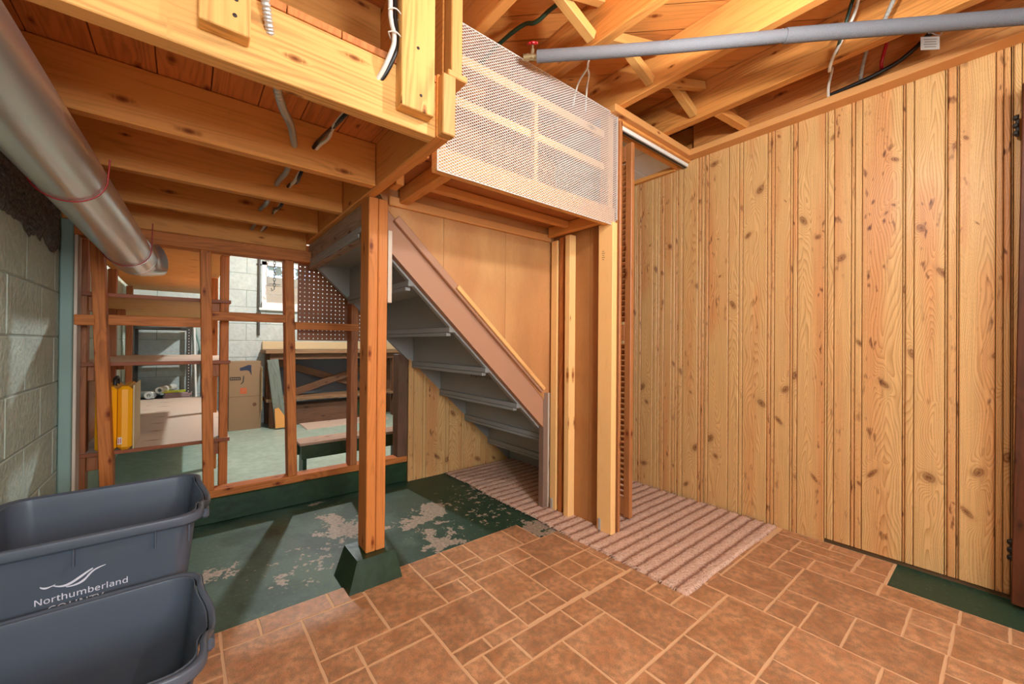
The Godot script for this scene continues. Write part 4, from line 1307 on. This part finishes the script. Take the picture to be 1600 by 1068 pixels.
	put(r2, "sheath", tube_mb(smooth_path([Vector3(1.80, 2.38, -0.22), Vector3(1.95, 2.42, -0.30), Vector3(2.06, 2.41, -0.38), Vector3(2.10, 2.33, -0.42), Vector3(2.13, 2.27, -0.45), Vector3(2.17, 2.26, -0.47)], 0.01), 0.007, 10).mesh(), M.green_cable)
	var r3 := thing("armoured_cable", "grey armoured cable dropping behind the foam covered pipe", "cable")
	put(r3, "armour", tube_mb(smooth_path([Vector3(2.02, 2.42, -0.20), Vector3(2.08, 2.35, -0.26), Vector3(2.13, 2.28, -0.31), Vector3(2.24, 2.29, -0.36), Vector3(2.36, 2.36, -0.39), Vector3(2.45, 2.28, -0.432), Vector3(2.52, 2.27, -0.44)], 0.0035), 0.0072, 10, 0.22, 1.0, 4).mesh(), M.grey_cable)
	var r4 := thing("electrical_cable", "thick black cables lying along the wall plate", "cable")
	put(r4, "sheath", tube_mb(smooth_path([Vector3(2.36, 2.40, -0.10), Vector3(2.44, 2.34, -0.20), Vector3(2.455, 2.285, -0.28), Vector3(2.462, 2.262, -0.36), Vector3(2.468, 2.252, -0.46), Vector3(2.475, 2.25, -0.56)], 0.01), 0.009, 10).mesh(), M.black_cable)
	put(r4, "sheath", tube_mb(smooth_path([Vector3(2.37, 2.41, -0.08), Vector3(2.455, 2.35, -0.19), Vector3(2.475, 2.297, -0.28), Vector3(2.482, 2.272, -0.36), Vector3(2.487, 2.255, -0.46), Vector3(2.49, 2.25, -0.56)], 0.01), 0.008, 10).mesh(), M.black_cable)
	var r5 := thing("electrical_cable", "short red cable going up between the joist and wall plate", "cable")
	put(r5, "sheath", tube_mb(smooth_path([Vector3(2.43, 2.40, -0.33), Vector3(2.445, 2.36, -0.345), Vector3(2.45, 2.30, -0.36), Vector3(2.48, 2.285, -0.365)], 0.01), 0.007, 10).mesh(), M.red_paint)
	var r6 := thing("electrical_cable", "thin white cable hanging in a fork behind the netting", "cable")
	put(r6, "sheath", tube_mb(smooth_path([Vector3(1.35, 2.33, -1.10), Vector3(1.37, 2.252, -1.165), Vector3(1.40, 2.25, -1.20), Vector3(1.44, 2.24, -1.29), Vector3(1.44, 2.15, -1.32)], 0.01), 0.0045, 8).mesh(), M.white_cable)
	put(r6, "sheath", tube_mb(smooth_path([Vector3(1.40, 2.25, -1.20), Vector3(1.46, 2.27, -1.24), Vector3(1.51, 2.25, -1.295), Vector3(1.53, 2.16, -1.32)], 0.01), 0.0045, 8).mesh(), M.white_cable)
	var r7 := thing("hose", "dark green hose between the joists above the stop valve", "hose")
	put(r7, "hose_body", tube_mb(smooth_path([Vector3(1.20, 2.40, -1.02), Vector3(1.14, 2.36, -1.15), Vector3(1.115, 2.335, -1.23), Vector3(1.10, 2.355, -1.30), Vector3(1.075, 2.34, -1.43), Vector3(1.05, 2.30, -1.55)], 0.01), 0.0085, 10).mesh(), M.green_cable)
	var tg := thing("paper_tag", "white printed paper tag on a chain under the foam covered pipe", "tag", Vector3(2.43, 2.285, -0.205))
	var tagx := Basis(Vector3.UP, -0.75)
	put(tg, "card", cbox(Vector3(0.075, 0.055, 0.0012), 0.0).mesh(), M.paper, Transform3D(tagx, Vector3.ZERO))
	for k in 4:
		put(tg, "print_line", cbox(Vector3(0.052 - 0.006 * (k % 2), 0.004, 0.0004), 0.0).mesh(), M.grey_cable, Transform3D(tagx, tagx * Vector3(0, 0.016 - k * 0.0105, 0.0009)))
	put(tg, "bead_chain", tube_mb(smooth_path([Vector3(-0.03, 0.028, 0.0), Vector3(0.0, 0.045, 0.0), Vector3(0.05, 0.05, 0.03), Vector3(0.02, 0.15, 0.03)], 0.003), 0.0018, 6, 0.5, 1.0, 2).mesh(), M.steel)

# ---------------------------------------------------------------- workshop
func workshop() -> void:
	# wooden shelving along the left wall
	var s := thing("wooden_shelving", "long wooden shelving with plywood shelves behind the stud partition", "shelving")
	var x0 := -0.425
	var x1 := 0.203
	var zf := -2.855
	for q in [[0.425, -5.15, M.shelf_top], [0.873, -4.2, M.shelf_top], [1.222, -4.95, M.plywood], [1.516, -5.50, M.plywood]]:
		var sh := box(s, "shelf", Vector3(x0, q[0], q[1]), Vector3(x1, q[0] + 0.018, zf), q[2], 0.001, 0)
		box(sh, "shelf_edge", Vector3(x0 - (x0 + x1) / 2, -0.0095, -(q[1] + zf) / 2 + zf), Vector3(x1 - (x0 + x1) / 2, 0.0095, -(q[1] + zf) / 2 + zf + 0.006), M.shelf_edge, 0.001)
	for z in [-2.90, -3.95, -5.05]:
		box(s, "upright", Vector3(x1 - 0.049, 0.003, z - 0.045), Vector3(x1 - 0.008, 1.50, z + 0.03), M.old_stud)
		box(s, "upright", Vector3(x0 + 0.002, 0.003, z - 0.045), Vector3(x0 + 0.045, 1.50, z + 0.03), M.old_stud_b)
		for y in [0.425, 0.873, 1.222]:
			box(s, "bearer", Vector3(x1 - 0.093, y - 0.075, z - 0.04), Vector3(x1 - 0.05, y - 0.001, z + 0.02), M.old_stud_b)
			box(s, "bearer", Vector3(x0 + 0.046, y - 0.075, z - 0.04), Vector3(x0 + 0.09, y - 0.001, z + 0.02), M.old_stud_b)
	box(s, "side_board", Vector3(x0 + 0.003, 0.445, -3.9), Vector3(x0 + 0.02, 0.80, -2.95), M.redwood, 0.002)
	# yellow case
	var y := thing("tool_case", "bright yellow hard case standing upright on the lowest shelf", "case", Vector3(-0.285, 0.4435, -3.0))
	put(y, "shell", cbox(Vector3(0.078, 0.325, 0.34), 0.016).mesh(), M.yellow, Transform3D(Basis(), Vector3(-0.022, 0.1625, 0)))
	put(y, "lid", cbox(Vector3(0.055, 0.325, 0.34), 0.016).mesh(), M.yellow, Transform3D(Basis(), Vector3(0.047, 0.1625, 0)))
	put(y, "back_board", cbox(Vector3(0.006, 0.33, 0.36), 0.002).mesh(), M.tan_board, Transform3D(Basis(), Vector3(0.079, 0.165, -0.02)))
	put(y, "handle", tube_mb(smooth_path([Vector3(0, 0.32, -0.06), Vector3(0, 0.355, -0.05), Vector3(0, 0.36, 0.0), Vector3(0, 0.355, 0.05), Vector3(0, 0.32, 0.06)], 0.01), 0.008, 8).mesh(), M.dark_metal)
	put(y, "sticker", cbox(Vector3(0.016, 0.035, 0.001), 0.0).mesh(), M.paper, Transform3D(Basis(), Vector3(0.03, 0.05, 0.1705)))
	for k in 2:
		put(y, "print_line", cbox(Vector3(0.003, 0.026, 0.0006), 0.0).mesh(), M.red_paint, Transform3D(Basis(), Vector3(0.026 + k * 0.007, 0.05, 0.1712)))
	# slotted metal shelving at the back
	var m := thing("metal_shelving", "dark slotted steel shelving unit against the back wall", "shelving", Vector3(-0.19, 0.003, -5.52))
	for px in [-0.215, 0.215]:
		for pz in [-0.2, 0.2]:
			var post := box(m, "upright", Vector3(px - 0.02, 0, pz - 0.002), Vector3(px + 0.02, 1.15, pz + 0.002), M.slot_metal, 0.0)
			box(post, "flange", Vector3(-0.021 if px < 0 else 0.018, -0.575, -0.03 if pz > 0 else 0.0), Vector3(-0.018 if px < 0 else 0.021, 0.575, 0.0 if pz > 0 else 0.03), M.slot_metal, 0.0)
			if pz > 0:
				for k in 34:
					put(post, "slot_hole", cbox(Vector3(0.007, 0.010, 0.0012), 0.0).mesh(), M.paper, Transform3D(Basis(), Vector3(0, -0.45 + k * 0.03, 0.0024)))
	for yy in [0.10, 0.42, 0.78, 1.14]:
		box(m, "shelf", Vector3(-0.235, yy - 0.025, -0.205), Vector3(0.235, yy, 0.197), M.slot_metal, 0.002)
	for k in 3:
		var r := thing("paper_roll", "rolled white paper resting on top of the other rolls" if k == 2 else "rolled white paper lying flat on the metal shelving", "roll", Vector3(-0.34 + k * 0.085 + (0.02 if k == 2 else 0.0), 0.463 + (0.045 if k == 2 else 0.0), -5.50), "paper rolls on the metal shelving")
		var pr := [Vector2(0.017, -0.17), Vector2(0.034, -0.17), Vector2(0.034, 0.17), Vector2(0.017, 0.17), Vector2(0.017, -0.17)]
		put(r, "sheet", lathe_mb(pr, 18).mesh(), M.paper, Transform3D(Basis(Vector3.UP, [0.55, -0.15, -0.3][k]) * Basis(Vector3.RIGHT, PI / 2), Vector3.ZERO))
	var bk := thing("magazine_stack", "stack of pinkish papers lying beside the paper rolls", "papers", Vector3(-0.06, 0.4235, -5.42))
	for k in 5:
		put(bk, "sheet_bundle", cbox(Vector3(0.21, 0.011, 0.22), 0.001).mesh(), M.pink_paper, Transform3D(Basis(Vector3.UP, rng.randf_range(-0.12, 0.12)), Vector3(0, 0.0055 + k * 0.0112, 0)))
	put(bk, "cover", cbox(Vector3(0.22, 0.006, 0.20), 0.001).mesh(), M.lime, Transform3D(Basis(Vector3.UP, 0.1), Vector3(-0.02, 0.0595, 0)))
	var ds := thing("grey_case", "flat grey plastic case on the upper metal shelf", "case", Vector3(-0.08, 0.783, -5.42))
	put(ds, "lower_half", cbox(Vector3(0.15, 0.035, 0.12), 0.006).mesh(), M.foam, Transform3D(Basis(Vector3.UP, 0.2), Vector3(0, 0.0175, 0)))
	put(ds, "lid", cbox(Vector3(0.15, 0.025, 0.12), 0.006).mesh(), M.steel, Transform3D(Basis(Vector3.UP, 0.2), Vector3(0, 0.0480, 0)))
	var rk := 0
	for q in [[Vector3(0.10, 0.003, -5.45), Vector3(0.07, 1.25, -5.79), "white", "white plastic rod leaning on the block wall beside metal shelving"], [Vector3(0.30, 0.003, -5.45), Vector3(0.08, 1.15, -5.78), "green", "grey green pole leaning at a slant beside the metal shelving"], [Vector3(0.15, 0.003, -5.40), Vector3(0.16, 0.95, -5.785), "steel", "thick grey tube leaning upright beside the metal shelving"]]:
		var rd := thing("leaning_rod", q[3], "rod")
		put(rd, "rod", tube_mb(PackedVector3Array([q[0], q[1]]), [0.011, 0.011, 0.028][rk], 12).mesh(), [M.white_paint, M.teal, M.foam][rk])
		rk += 1
	# pegboard on the back of the partition
	pegboard()
	# workbench
	var wb := thing("workbench", "rough wooden workbench with crossed braces against the back wall", "workbench", Vector3(1.56, 0.003, -5.5))
	box(wb, "top", Vector3(-0.85, 0.862, -0.27), Vector3(0.92, 0.902, 0.17), M.workbench_top, 0.004)
	box(wb, "apron", Vector3(-0.80, 0.79, 0.09), Vector3(0.88, 0.86, 0.125), M.workbench)
	for px in [-0.76, 0.72]:
		for pz in [-0.2, 0.1]:
			box(wb, "leg", Vector3(px - 0.045, 0, pz - 0.04), Vector3(px + 0.045, 0.79 if pz > 0 else 0.86, pz + 0.04), M.workbench)
	box(wb, "lower_shelf", Vector3(-0.84, 0.30, -0.22), Vector3(0.74, 0.335, 0.16), M.workbench_top, 0.003)
	beam(wb, "cross_brace", Vector3(-0.72, 0.76, -0.14), Vector3(0.55, 0.34, -0.14), 0.03, 0.085, M.workbench)
	beam(wb, "cross_brace", Vector3(0.68, 0.76, -0.10), Vector3(-0.60, 0.34, -0.10), 0.03, 0.085, M.workbench)
	box(wb, "backboard", Vector3(-0.83, 0.905, -0.278), Vector3(0.9, 1.005, -0.255), M.tan_board)
	box(wb, "back_panel", Vector3(-0.72, 0.34, -0.265), Vector3(0.68, 0.86, -0.252), M.foam, 0.0)
	var gb := thing("storage_crate", "dark green crate under the lower shelf of the workbench", "crate", Vector3(1.55, 0.003, -5.52))
	put(gb, "side", cbox(Vector3(1.30, 0.24, 0.02), 0.002).mesh(), M.dark_stud, Transform3D(Basis(), Vector3(-0.1, 0.12, 0.10)))
	put(gb, "side", cbox(Vector3(1.30, 0.24, 0.02), 0.002).mesh(), M.dark_stud, Transform3D(Basis(), Vector3(-0.1, 0.12, -0.15)))
	put(gb, "base", cbox(Vector3(1.30, 0.015, 0.22), 0.002).mesh(), M.dark_stud, Transform3D(Basis(), Vector3(-0.1, 0.0075, -0.025)))
	put(gb, "green_panel", cbox(Vector3(0.34, 0.20, 0.006), 0.001).mesh(), M.green_paint, Transform3D(Basis(), Vector3(0.34, 0.14, 0.114)))
	# cardboard box
	var cb := thing("cardboard_box", "tall brown cardboard box with printed tool picture beside the workbench", "box", Vector3(0.53, 0.003, -5.56))
	put(cb, "carton", cbox(Vector3(0.31, 0.775, 0.22), 0.003).mesh(), M.cardboard, Transform3D(Basis(), Vector3(0, 0.3875, 0)))
	put(cb, "flap", cbox(Vector3(0.004, 0.50, 0.10), 0.0).mesh(), M.tan_board, Transform3D(Basis(Vector3.UP, 0.12), Vector3(0.150, 0.46, 0.115)))
	var tool := PackedVector2Array([Vector2(-0.055, 0.70), Vector2(0.03, 0.735), Vector2(0.055, 0.73), Vector2(0.055, 0.68), Vector2(0.06, 0.61), Vector2(0.035, 0.665), Vector2(0.01, 0.675), Vector2(-0.05, 0.67)])
	prism(cb, "printed_drill", tool, 2, 0.1095, 0.1112, M.blue_ink)
	prism(cb, "printed_band", rect(-0.145, 0.565, -0.045, 0.60), 2, 0.1095, 0.1112, M.ink)
	for k in 5:
		prism(cb, "printed_letter", rect(-0.138 + k * 0.018, 0.574, -0.126 + k * 0.018, 0.591), 2, 0.1100, 0.1116, M.cardboard)
	prism(cb, "printed_bit", PackedVector2Array([Vector2(-0.02, 0.61), Vector2(-0.012, 0.61), Vector2(-0.018, 0.54), Vector2(-0.04, 0.515), Vector2(-0.045, 0.52), Vector2(-0.027, 0.545)]), 2, 0.1095, 0.1112, M.ink)
	prism(cb, "printed_square", rect(-0.048, 0.41, 0.012, 0.475), 2, 0.1095, 0.1112, M.orange_ink)
	for k in 3:
		prism(cb, "printed_stroke", PackedVector2Array([Vector2(-0.040 + k * 0.016, 0.42), Vector2(-0.036 + k * 0.016, 0.418), Vector2(-0.018 + k * 0.012, 0.466), Vector2(-0.022 + k * 0.012, 0.468)]), 2, 0.1100, 0.1116, M.cardboard)
	prism(cb, "printed_line", rect(-0.15, 0.375, 0.15, 0.379), 2, 0.1095, 0.1108, M.workbench)
	var ring := PackedVector2Array()
	for k in 12:
		ring.append(Vector2(0.09 + cos(TAU * k / 12) * 0.02, 0.28 + sin(TAU * k / 12) * 0.022))
	prism(cb, "printed_ring", ring, 2, 0.1095, 0.1112, M.workbench)
	# boards
	var lb := thing("leaning_board", "weathered grey board leaning against the end of the workbench", "board")
	beam(lb, "plank", Vector3(0.86, 0.012, -5.25), Vector3(0.775, 0.80, -5.318), 0.115, 0.025, M.leaning_green, Vector3(0, 0, 1))
	prism(lb, "bare_patch", PackedVector2Array([Vector2(0.80, 0.02), Vector2(0.905, 0.02), Vector2(0.90, 0.14), Vector2(0.83, 0.25), Vector2(0.79, 0.24)]), 2, -5.252, -5.232, M.siding)
	var fp := thing("floor_panel", "flat pale panel lying on the workshop floor", "panel", Vector3(1.56, 0.003, -5.25))
	var pan := PackedVector2Array([Vector2(-0.48, -0.22), Vector2(0.55, -0.28), Vector2(0.52, 0.16), Vector2(-0.48, 0.24)])
	put(fp, "sheet", prism_mb(pan, 1, 0.0, 0.012, Vector2(2, 2)).mesh(), M.shelf_top)
	# low green bench right behind the partition
	var gbn := thing("low_bench", "low dark green wooden bench with a worn grey top", "bench", Vector3(0.99, 0.003, -3.13))
	box(gbn, "top", Vector3(-0.38, 0.283, -0.095), Vector3(0.38, 0.303, 0.085), M.grey_wood)
	box(gbn, "apron", Vector3(-0.365, 0.19, 0.060), Vector3(0.365, 0.282, 0.080), M.green_paint)
	box(gbn, "apron", Vector3(-0.365, 0.19, -0.088), Vector3(0.365, 0.282, -0.068), M.green_paint)
	for px in [-0.34, 0.34]:
		box(gbn, "leg", Vector3(px - 0.012, 0, -0.07), Vector3(px + 0.012, 0.282, 0.059), M.green_paint)
	# chain, conduit on the back wall
	var ch := thing("hanging_chain", "short dark chain hanging in front of the basement window", "chain", Vector3(0.82, 1.665, -5.55))
	for k in 19:
		var pts := []
		for a in 13:
			pts.append(Vector3(cos(TAU * a / 12) * 0.012, sin(TAU * a / 12) * 0.021, 0))
		put(ch, "link", tube_mb(PackedVector3Array(pts), 0.0035, 6).mesh(), M.chain, Transform3D(Basis(Vector3.UP, PI / 2 * (k % 2)), Vector3(0, 0.02 + k * 0.033, 0)))
	put(ch, "hook", tube_mb(PackedVector3Array([Vector3(0, 0.0, 0), Vector3(0, -0.03, 0), Vector3(-0.02, -0.05, 0), Vector3(-0.035, -0.02, 0)]), 0.005, 6).mesh(), M.chain)
	var cd := thing("conduit", "dark vertical conduit on the block wall beside the window", "conduit", Vector3(0.69, 0, -5.775))
	put(cd, "pipe", tube_mb(PackedVector3Array([Vector3(0, 1.08, 0), Vector3(0, 2.29, 0)]), 0.014, 10).mesh(), M.slot_metal)
	put(cd, "clip", cbox(Vector3(0.05, 0.02, 0.02), 0.002).mesh(), M.dark_metal, Transform3D(Basis(), Vector3(0, 1.35, -0.008)))
	put(cd, "clip", cbox(Vector3(0.05, 0.02, 0.02), 0.002).mesh(), M.dark_metal, Transform3D(Basis(), Vector3(0, 1.95, -0.008)))

func pegboard() -> void:
	var o := thing("pegboard", "dark brown pegboard full of round holes hung behind the studs", "pegboard", Vector3(0.548, 1.012, -2.832))
	var cs := 0.0268
	var nx := 15
	var ny := 19
	var b := MB.new()
	var r := 0.0041
	var th := 0.005
	var h := cs * 0.5
	for i in nx:
		for j in ny:
			var c := Vector3((i + 0.5) * cs, (j + 0.5) * cs, 0)
			for k in 8:
				var a0 := TAU * (k - 0.5) / 8.0 + 0.0001
				var a1 := TAU * (k + 0.5) / 8.0
				var d0 := Vector3(cos(a0), sin(a0), 0)
				var d1 := Vector3(cos(a1), sin(a1), 0)
				var m0 := h / maxf(absf(d0.x), absf(d0.y))
				var m1 := h / maxf(absf(d1.x), absf(d1.y))
				# square outline: corners lie at odd k
				if k % 2 == 0:
					for z in [0.0, -th]:
						b.quad(c + d0 * r + Vector3(0, 0, z), c + d1 * r + Vector3(0, 0, z), c + d1 * m1 + Vector3(0, 0, z), c + d0 * m0 + Vector3(0, 0, z), Vector3(0, 0, 1 if z == 0.0 else -1))
				else:
					var am := TAU * k / 8.0
					var dc := Vector3(cos(am), sin(am), 0)
					var corner := Vector3(signf(dc.x) * h, signf(dc.y) * h, 0)
					for z in [0.0, -th]:
						var zz := Vector3(0, 0, z)
						var nz := Vector3(0, 0, 1 if z == 0.0 else -1)
						b.quad(c + d0 * r + zz, c + d1 * r + zz, c + corner + zz, c + d0 * m0 + zz, nz)
						b.tri(c + d1 * r + zz, c + d1 * m1 + zz, c + corner + zz, nz)
				b.quad(c + d0 * r, c + d1 * r, c + d1 * r - Vector3(0, 0, th), c + d0 * r - Vector3(0, 0, th), -(d0 + d1).normalized())
	put(o, "board", b.mesh(), M.brown_pegboard)

# ---------------------------------------------------------------- recycling bins
func ring_pts(hx: float, hz: float, rad: float) -> PackedVector3Array:
	var p := PackedVector3Array()
	var cs := [[1, 1, 0.0], [-1, 1, PI / 2], [-1, -1, PI], [1, -1, PI * 1.5]]
	for q in 4:
		var c: Array = cs[q]
		for k in 7:
			var a: float = c[2] + PI / 2 * k / 6.0
			p.append(Vector3(c[0] * (hx - rad) + cos(a) * rad, 0, c[1] * (hz - rad) + sin(a) * rad))
		# straight run to the next corner, subdivided
		var nc: Array = cs[(q + 1) % 4]
		var a2: float = c[2] + PI / 2
		var A := Vector3(c[0] * (hx - rad) + cos(a2) * rad, 0, c[1] * (hz - rad) + sin(a2) * rad)
		var B := Vector3(nc[0] * (hx - rad) + cos(a2) * rad, 0, nc[1] * (hz - rad) + sin(a2) * rad)
		for k in range(1, 10):
			p.append(A.lerp(B, k / 10.0))
	return p

func loft(rings: Array) -> MB:
	var b := MB.new()
	var n: int = rings[0].size()
	var nrm := []
	for i in rings.size():
		var row := PackedVector3Array()
		for k in n:
			var tang: Vector3 = rings[i][(k + 1) % n] - rings[i][(k + n - 1) % n]
			var upv: Vector3 = rings[mini(i + 1, rings.size() - 1)][k] - rings[maxi(i - 1, 0)][k]
			row.append(upv.cross(tang).normalized())
		nrm.append(row)
	for i in rings.size() - 1:
		for k in n:
			var k2 := (k + 1) % n
			b.tris(rings[i][k], rings[i][k2], rings[i + 1][k2], nrm[i][k], nrm[i][k2], nrm[i + 1][k2])
			b.tris(rings[i][k], rings[i + 1][k2], rings[i + 1][k], nrm[i][k], nrm[i + 1][k2], nrm[i + 1][k])
	return b

func bin(at: Vector3, hx: float, hz: float, H: float, label: String) -> Node3D:
	var o := thing("recycling_bin", label, "bin", at)
	var taper := 0.10 * H
	var shape := func(y: float, off: float, rad: float) -> PackedVector3Array:
		var t := taper * (1.0 - y / H)
		var p := ring_pts(hx - t + off, hz - t + off, rad)
		for k in p.size():
			# the ends dip and swell into handles near the rim
			var e := clampf((absf(p[k].x) - (hx - t + off) + 0.03) / 0.03, 0.0, 1.0)
			var mid := exp(-pow(p[k].z / (hz * 0.42), 4.0))
			var near_top := clampf((y - H * 0.80) / (H * 0.2), 0.0, 1.0)
			p[k].x += signf(p[k].x) * 0.022 * e * mid * near_top
			p[k].y = y - 0.028 * e * mid * near_top
		return p
	var th := 0.0035
	var outer := []
	for y in [0.0, 0.012, H * 0.3, H * 0.6, H * 0.80, H * 0.88, H * 0.94, H - 0.004]:
		outer.append(shape.call(y, 0.0 if y > 0 else -0.01, 0.05))
	outer.append(shape.call(H, -th * 0.5, 0.05))
	for y in [H - 0.004, H * 0.94, H * 0.88, H * 0.80, H * 0.6, H * 0.3, 0.012, 0.008]:
		outer.append(shape.call(y, -th, 0.048))
	var body := loft(outer)
	var base: PackedVector3Array = outer[0]
	var inner: PackedVector3Array = outer[outer.size() - 1]
	for k in base.size():
		var k2 := (k + 1) % base.size()
		body.tri(Vector3(0, base[0].y, 0), base[k], base[k2], Vector3.DOWN)
		body.tri(Vector3(0, inner[0].y, 0), inner[k], inner[k2], Vector3.UP)
	put(o, "body", body.mesh(), M.bin)
	# rolled rim
	var rim := []
	for q in [[-0.004, 0.002], [0.001, 0.006], [0.0015, 0.012], [-0.003, 0.016], [-0.020, 0.017], [-0.026, 0.014], [-0.026, 0.008], [-0.012, 0.004], [-0.004, 0.002]]:
		rim.append(shape.call(H + q[0], q[1] + 0.0008, 0.055))
	put(o, "rim", loft(rim).mesh(), M.bin)
	for sz in [-1.0, 1.0]:
		for px in [-0.17, -0.02, 0.13, 0.2]:
			var zz: float = sz * (hz - taper * 0.1 + 0.006)
			put(o, "rib", cbox(Vector3(0.0035, 0.045, 0.014), 0.0008).mesh(), M.bin, Transform3D(Basis(), Vector3(px, H - 0.05, zz)))
	for sx in [-1.0, 1.0]:
		var grip := put(o, "grip", cbox(Vector3(0.022, 0.03, 0.12), 0.008).mesh(), M.bin, Transform3D(Basis(), Vector3(sx * (hx + 0.022), H - 0.062, 0)))
	return o

func bins() -> void:
	var b1 := bin(Vector3(-0.188, 0.0065, -1.652), 0.218, 0.212, 0.512, "tall grey plastic recycling bin with white county lettering")
	var b2 := bin(Vector3(-0.188, 0.0065, -1.212), 0.214, 0.205, 0.356, "shorter grey plastic recycling bin in front of the lettered bin")
	# printed wave and lettering on the side of the taller bin
	var tilt := atan(0.10)
	var face := Node3D.new()
	face.name = "printed_logo"
	b1.add_child(face)
	face.transform = Transform3D(Basis(Vector3.RIGHT, -tilt * 0 + tilt), Vector3(-0.005, 0.368, 0.212 - 0.0512 * (1.0 - 0.368 / 0.512) + 0.0018))
	for q in [["Northumberland", 20, Vector3(0, 0.0, 0)], ["COUNTY", 22, Vector3(-0.012, -0.026, 0)]]:
		var tm := TextMesh.new()
		var f := SystemFont.new()
		f.font_names = PackedStringArray(["Droid Sans"])
		tm.font = f
		tm.text = q[0]
		tm.font_size = 40
		tm.pixel_size = 0.00053 if q[1] == 20 else 0.00062
		tm.depth = 0.0008
		put(face, "lettering", tm, M.bin_print, Transform3D(Basis().scaled(Vector3(1.02, 0.98, 1)), q[2]))
	face.scale = Vector3(1, 1, 1)
	for w in [[[-0.085, 0.052, 0.004], [-0.072, 0.043, 0.007], [-0.052, 0.046, 0.003], [-0.044, 0.050, 0.002]], [[-0.050, 0.046, 0.002], [-0.03, 0.036, 0.006], [-0.005, 0.038, 0.010], [0.025, 0.056, 0.011], [0.048, 0.072, 0.008], [0.062, 0.080, 0.004]], [[-0.015, 0.028, 0.002], [0.01, 0.027, 0.006], [0.035, 0.038, 0.011], [0.05, 0.056, 0.011], [0.07, 0.074, 0.006], [0.100, 0.083, 0.001]]]:
		var up2 := PackedVector2Array()
		var dn := PackedVector2Array()
		var crv := Curve2D.new()
		for k in w.size():
			var tg := Vector2.ZERO
			if k > 0 and k < w.size() - 1:
				tg = (Vector2(w[k + 1][0], w[k + 1][1]) - Vector2(w[k - 1][0], w[k - 1][1])) * 0.22
			crv.add_point(Vector2(w[k][0], w[k][1]), -tg, tg)
		var steps := 24
		for k in steps + 1:
			var t: float = float(k) / steps * (w.size() - 1)
			var i := mini(int(t), w.size() - 2)
			var p := crv.sample(i, t - i)
			var wd := lerpf(w[i][2], w[i + 1][2], t - i) * 0.5
			up2.append(p + Vector2(0, wd))
			dn.append(p - Vector2(0, wd))
		dn.reverse()
		up2.append_array(dn)
		put(face, "wave_stroke", prism_mb(up2, 2, -0.0004, 0.0004).mesh(), M.bin_print, Transform3D(Basis().scaled(Vector3(0.6, 0.6, 1)), Vector3(-0.02, 0.006, 0)))
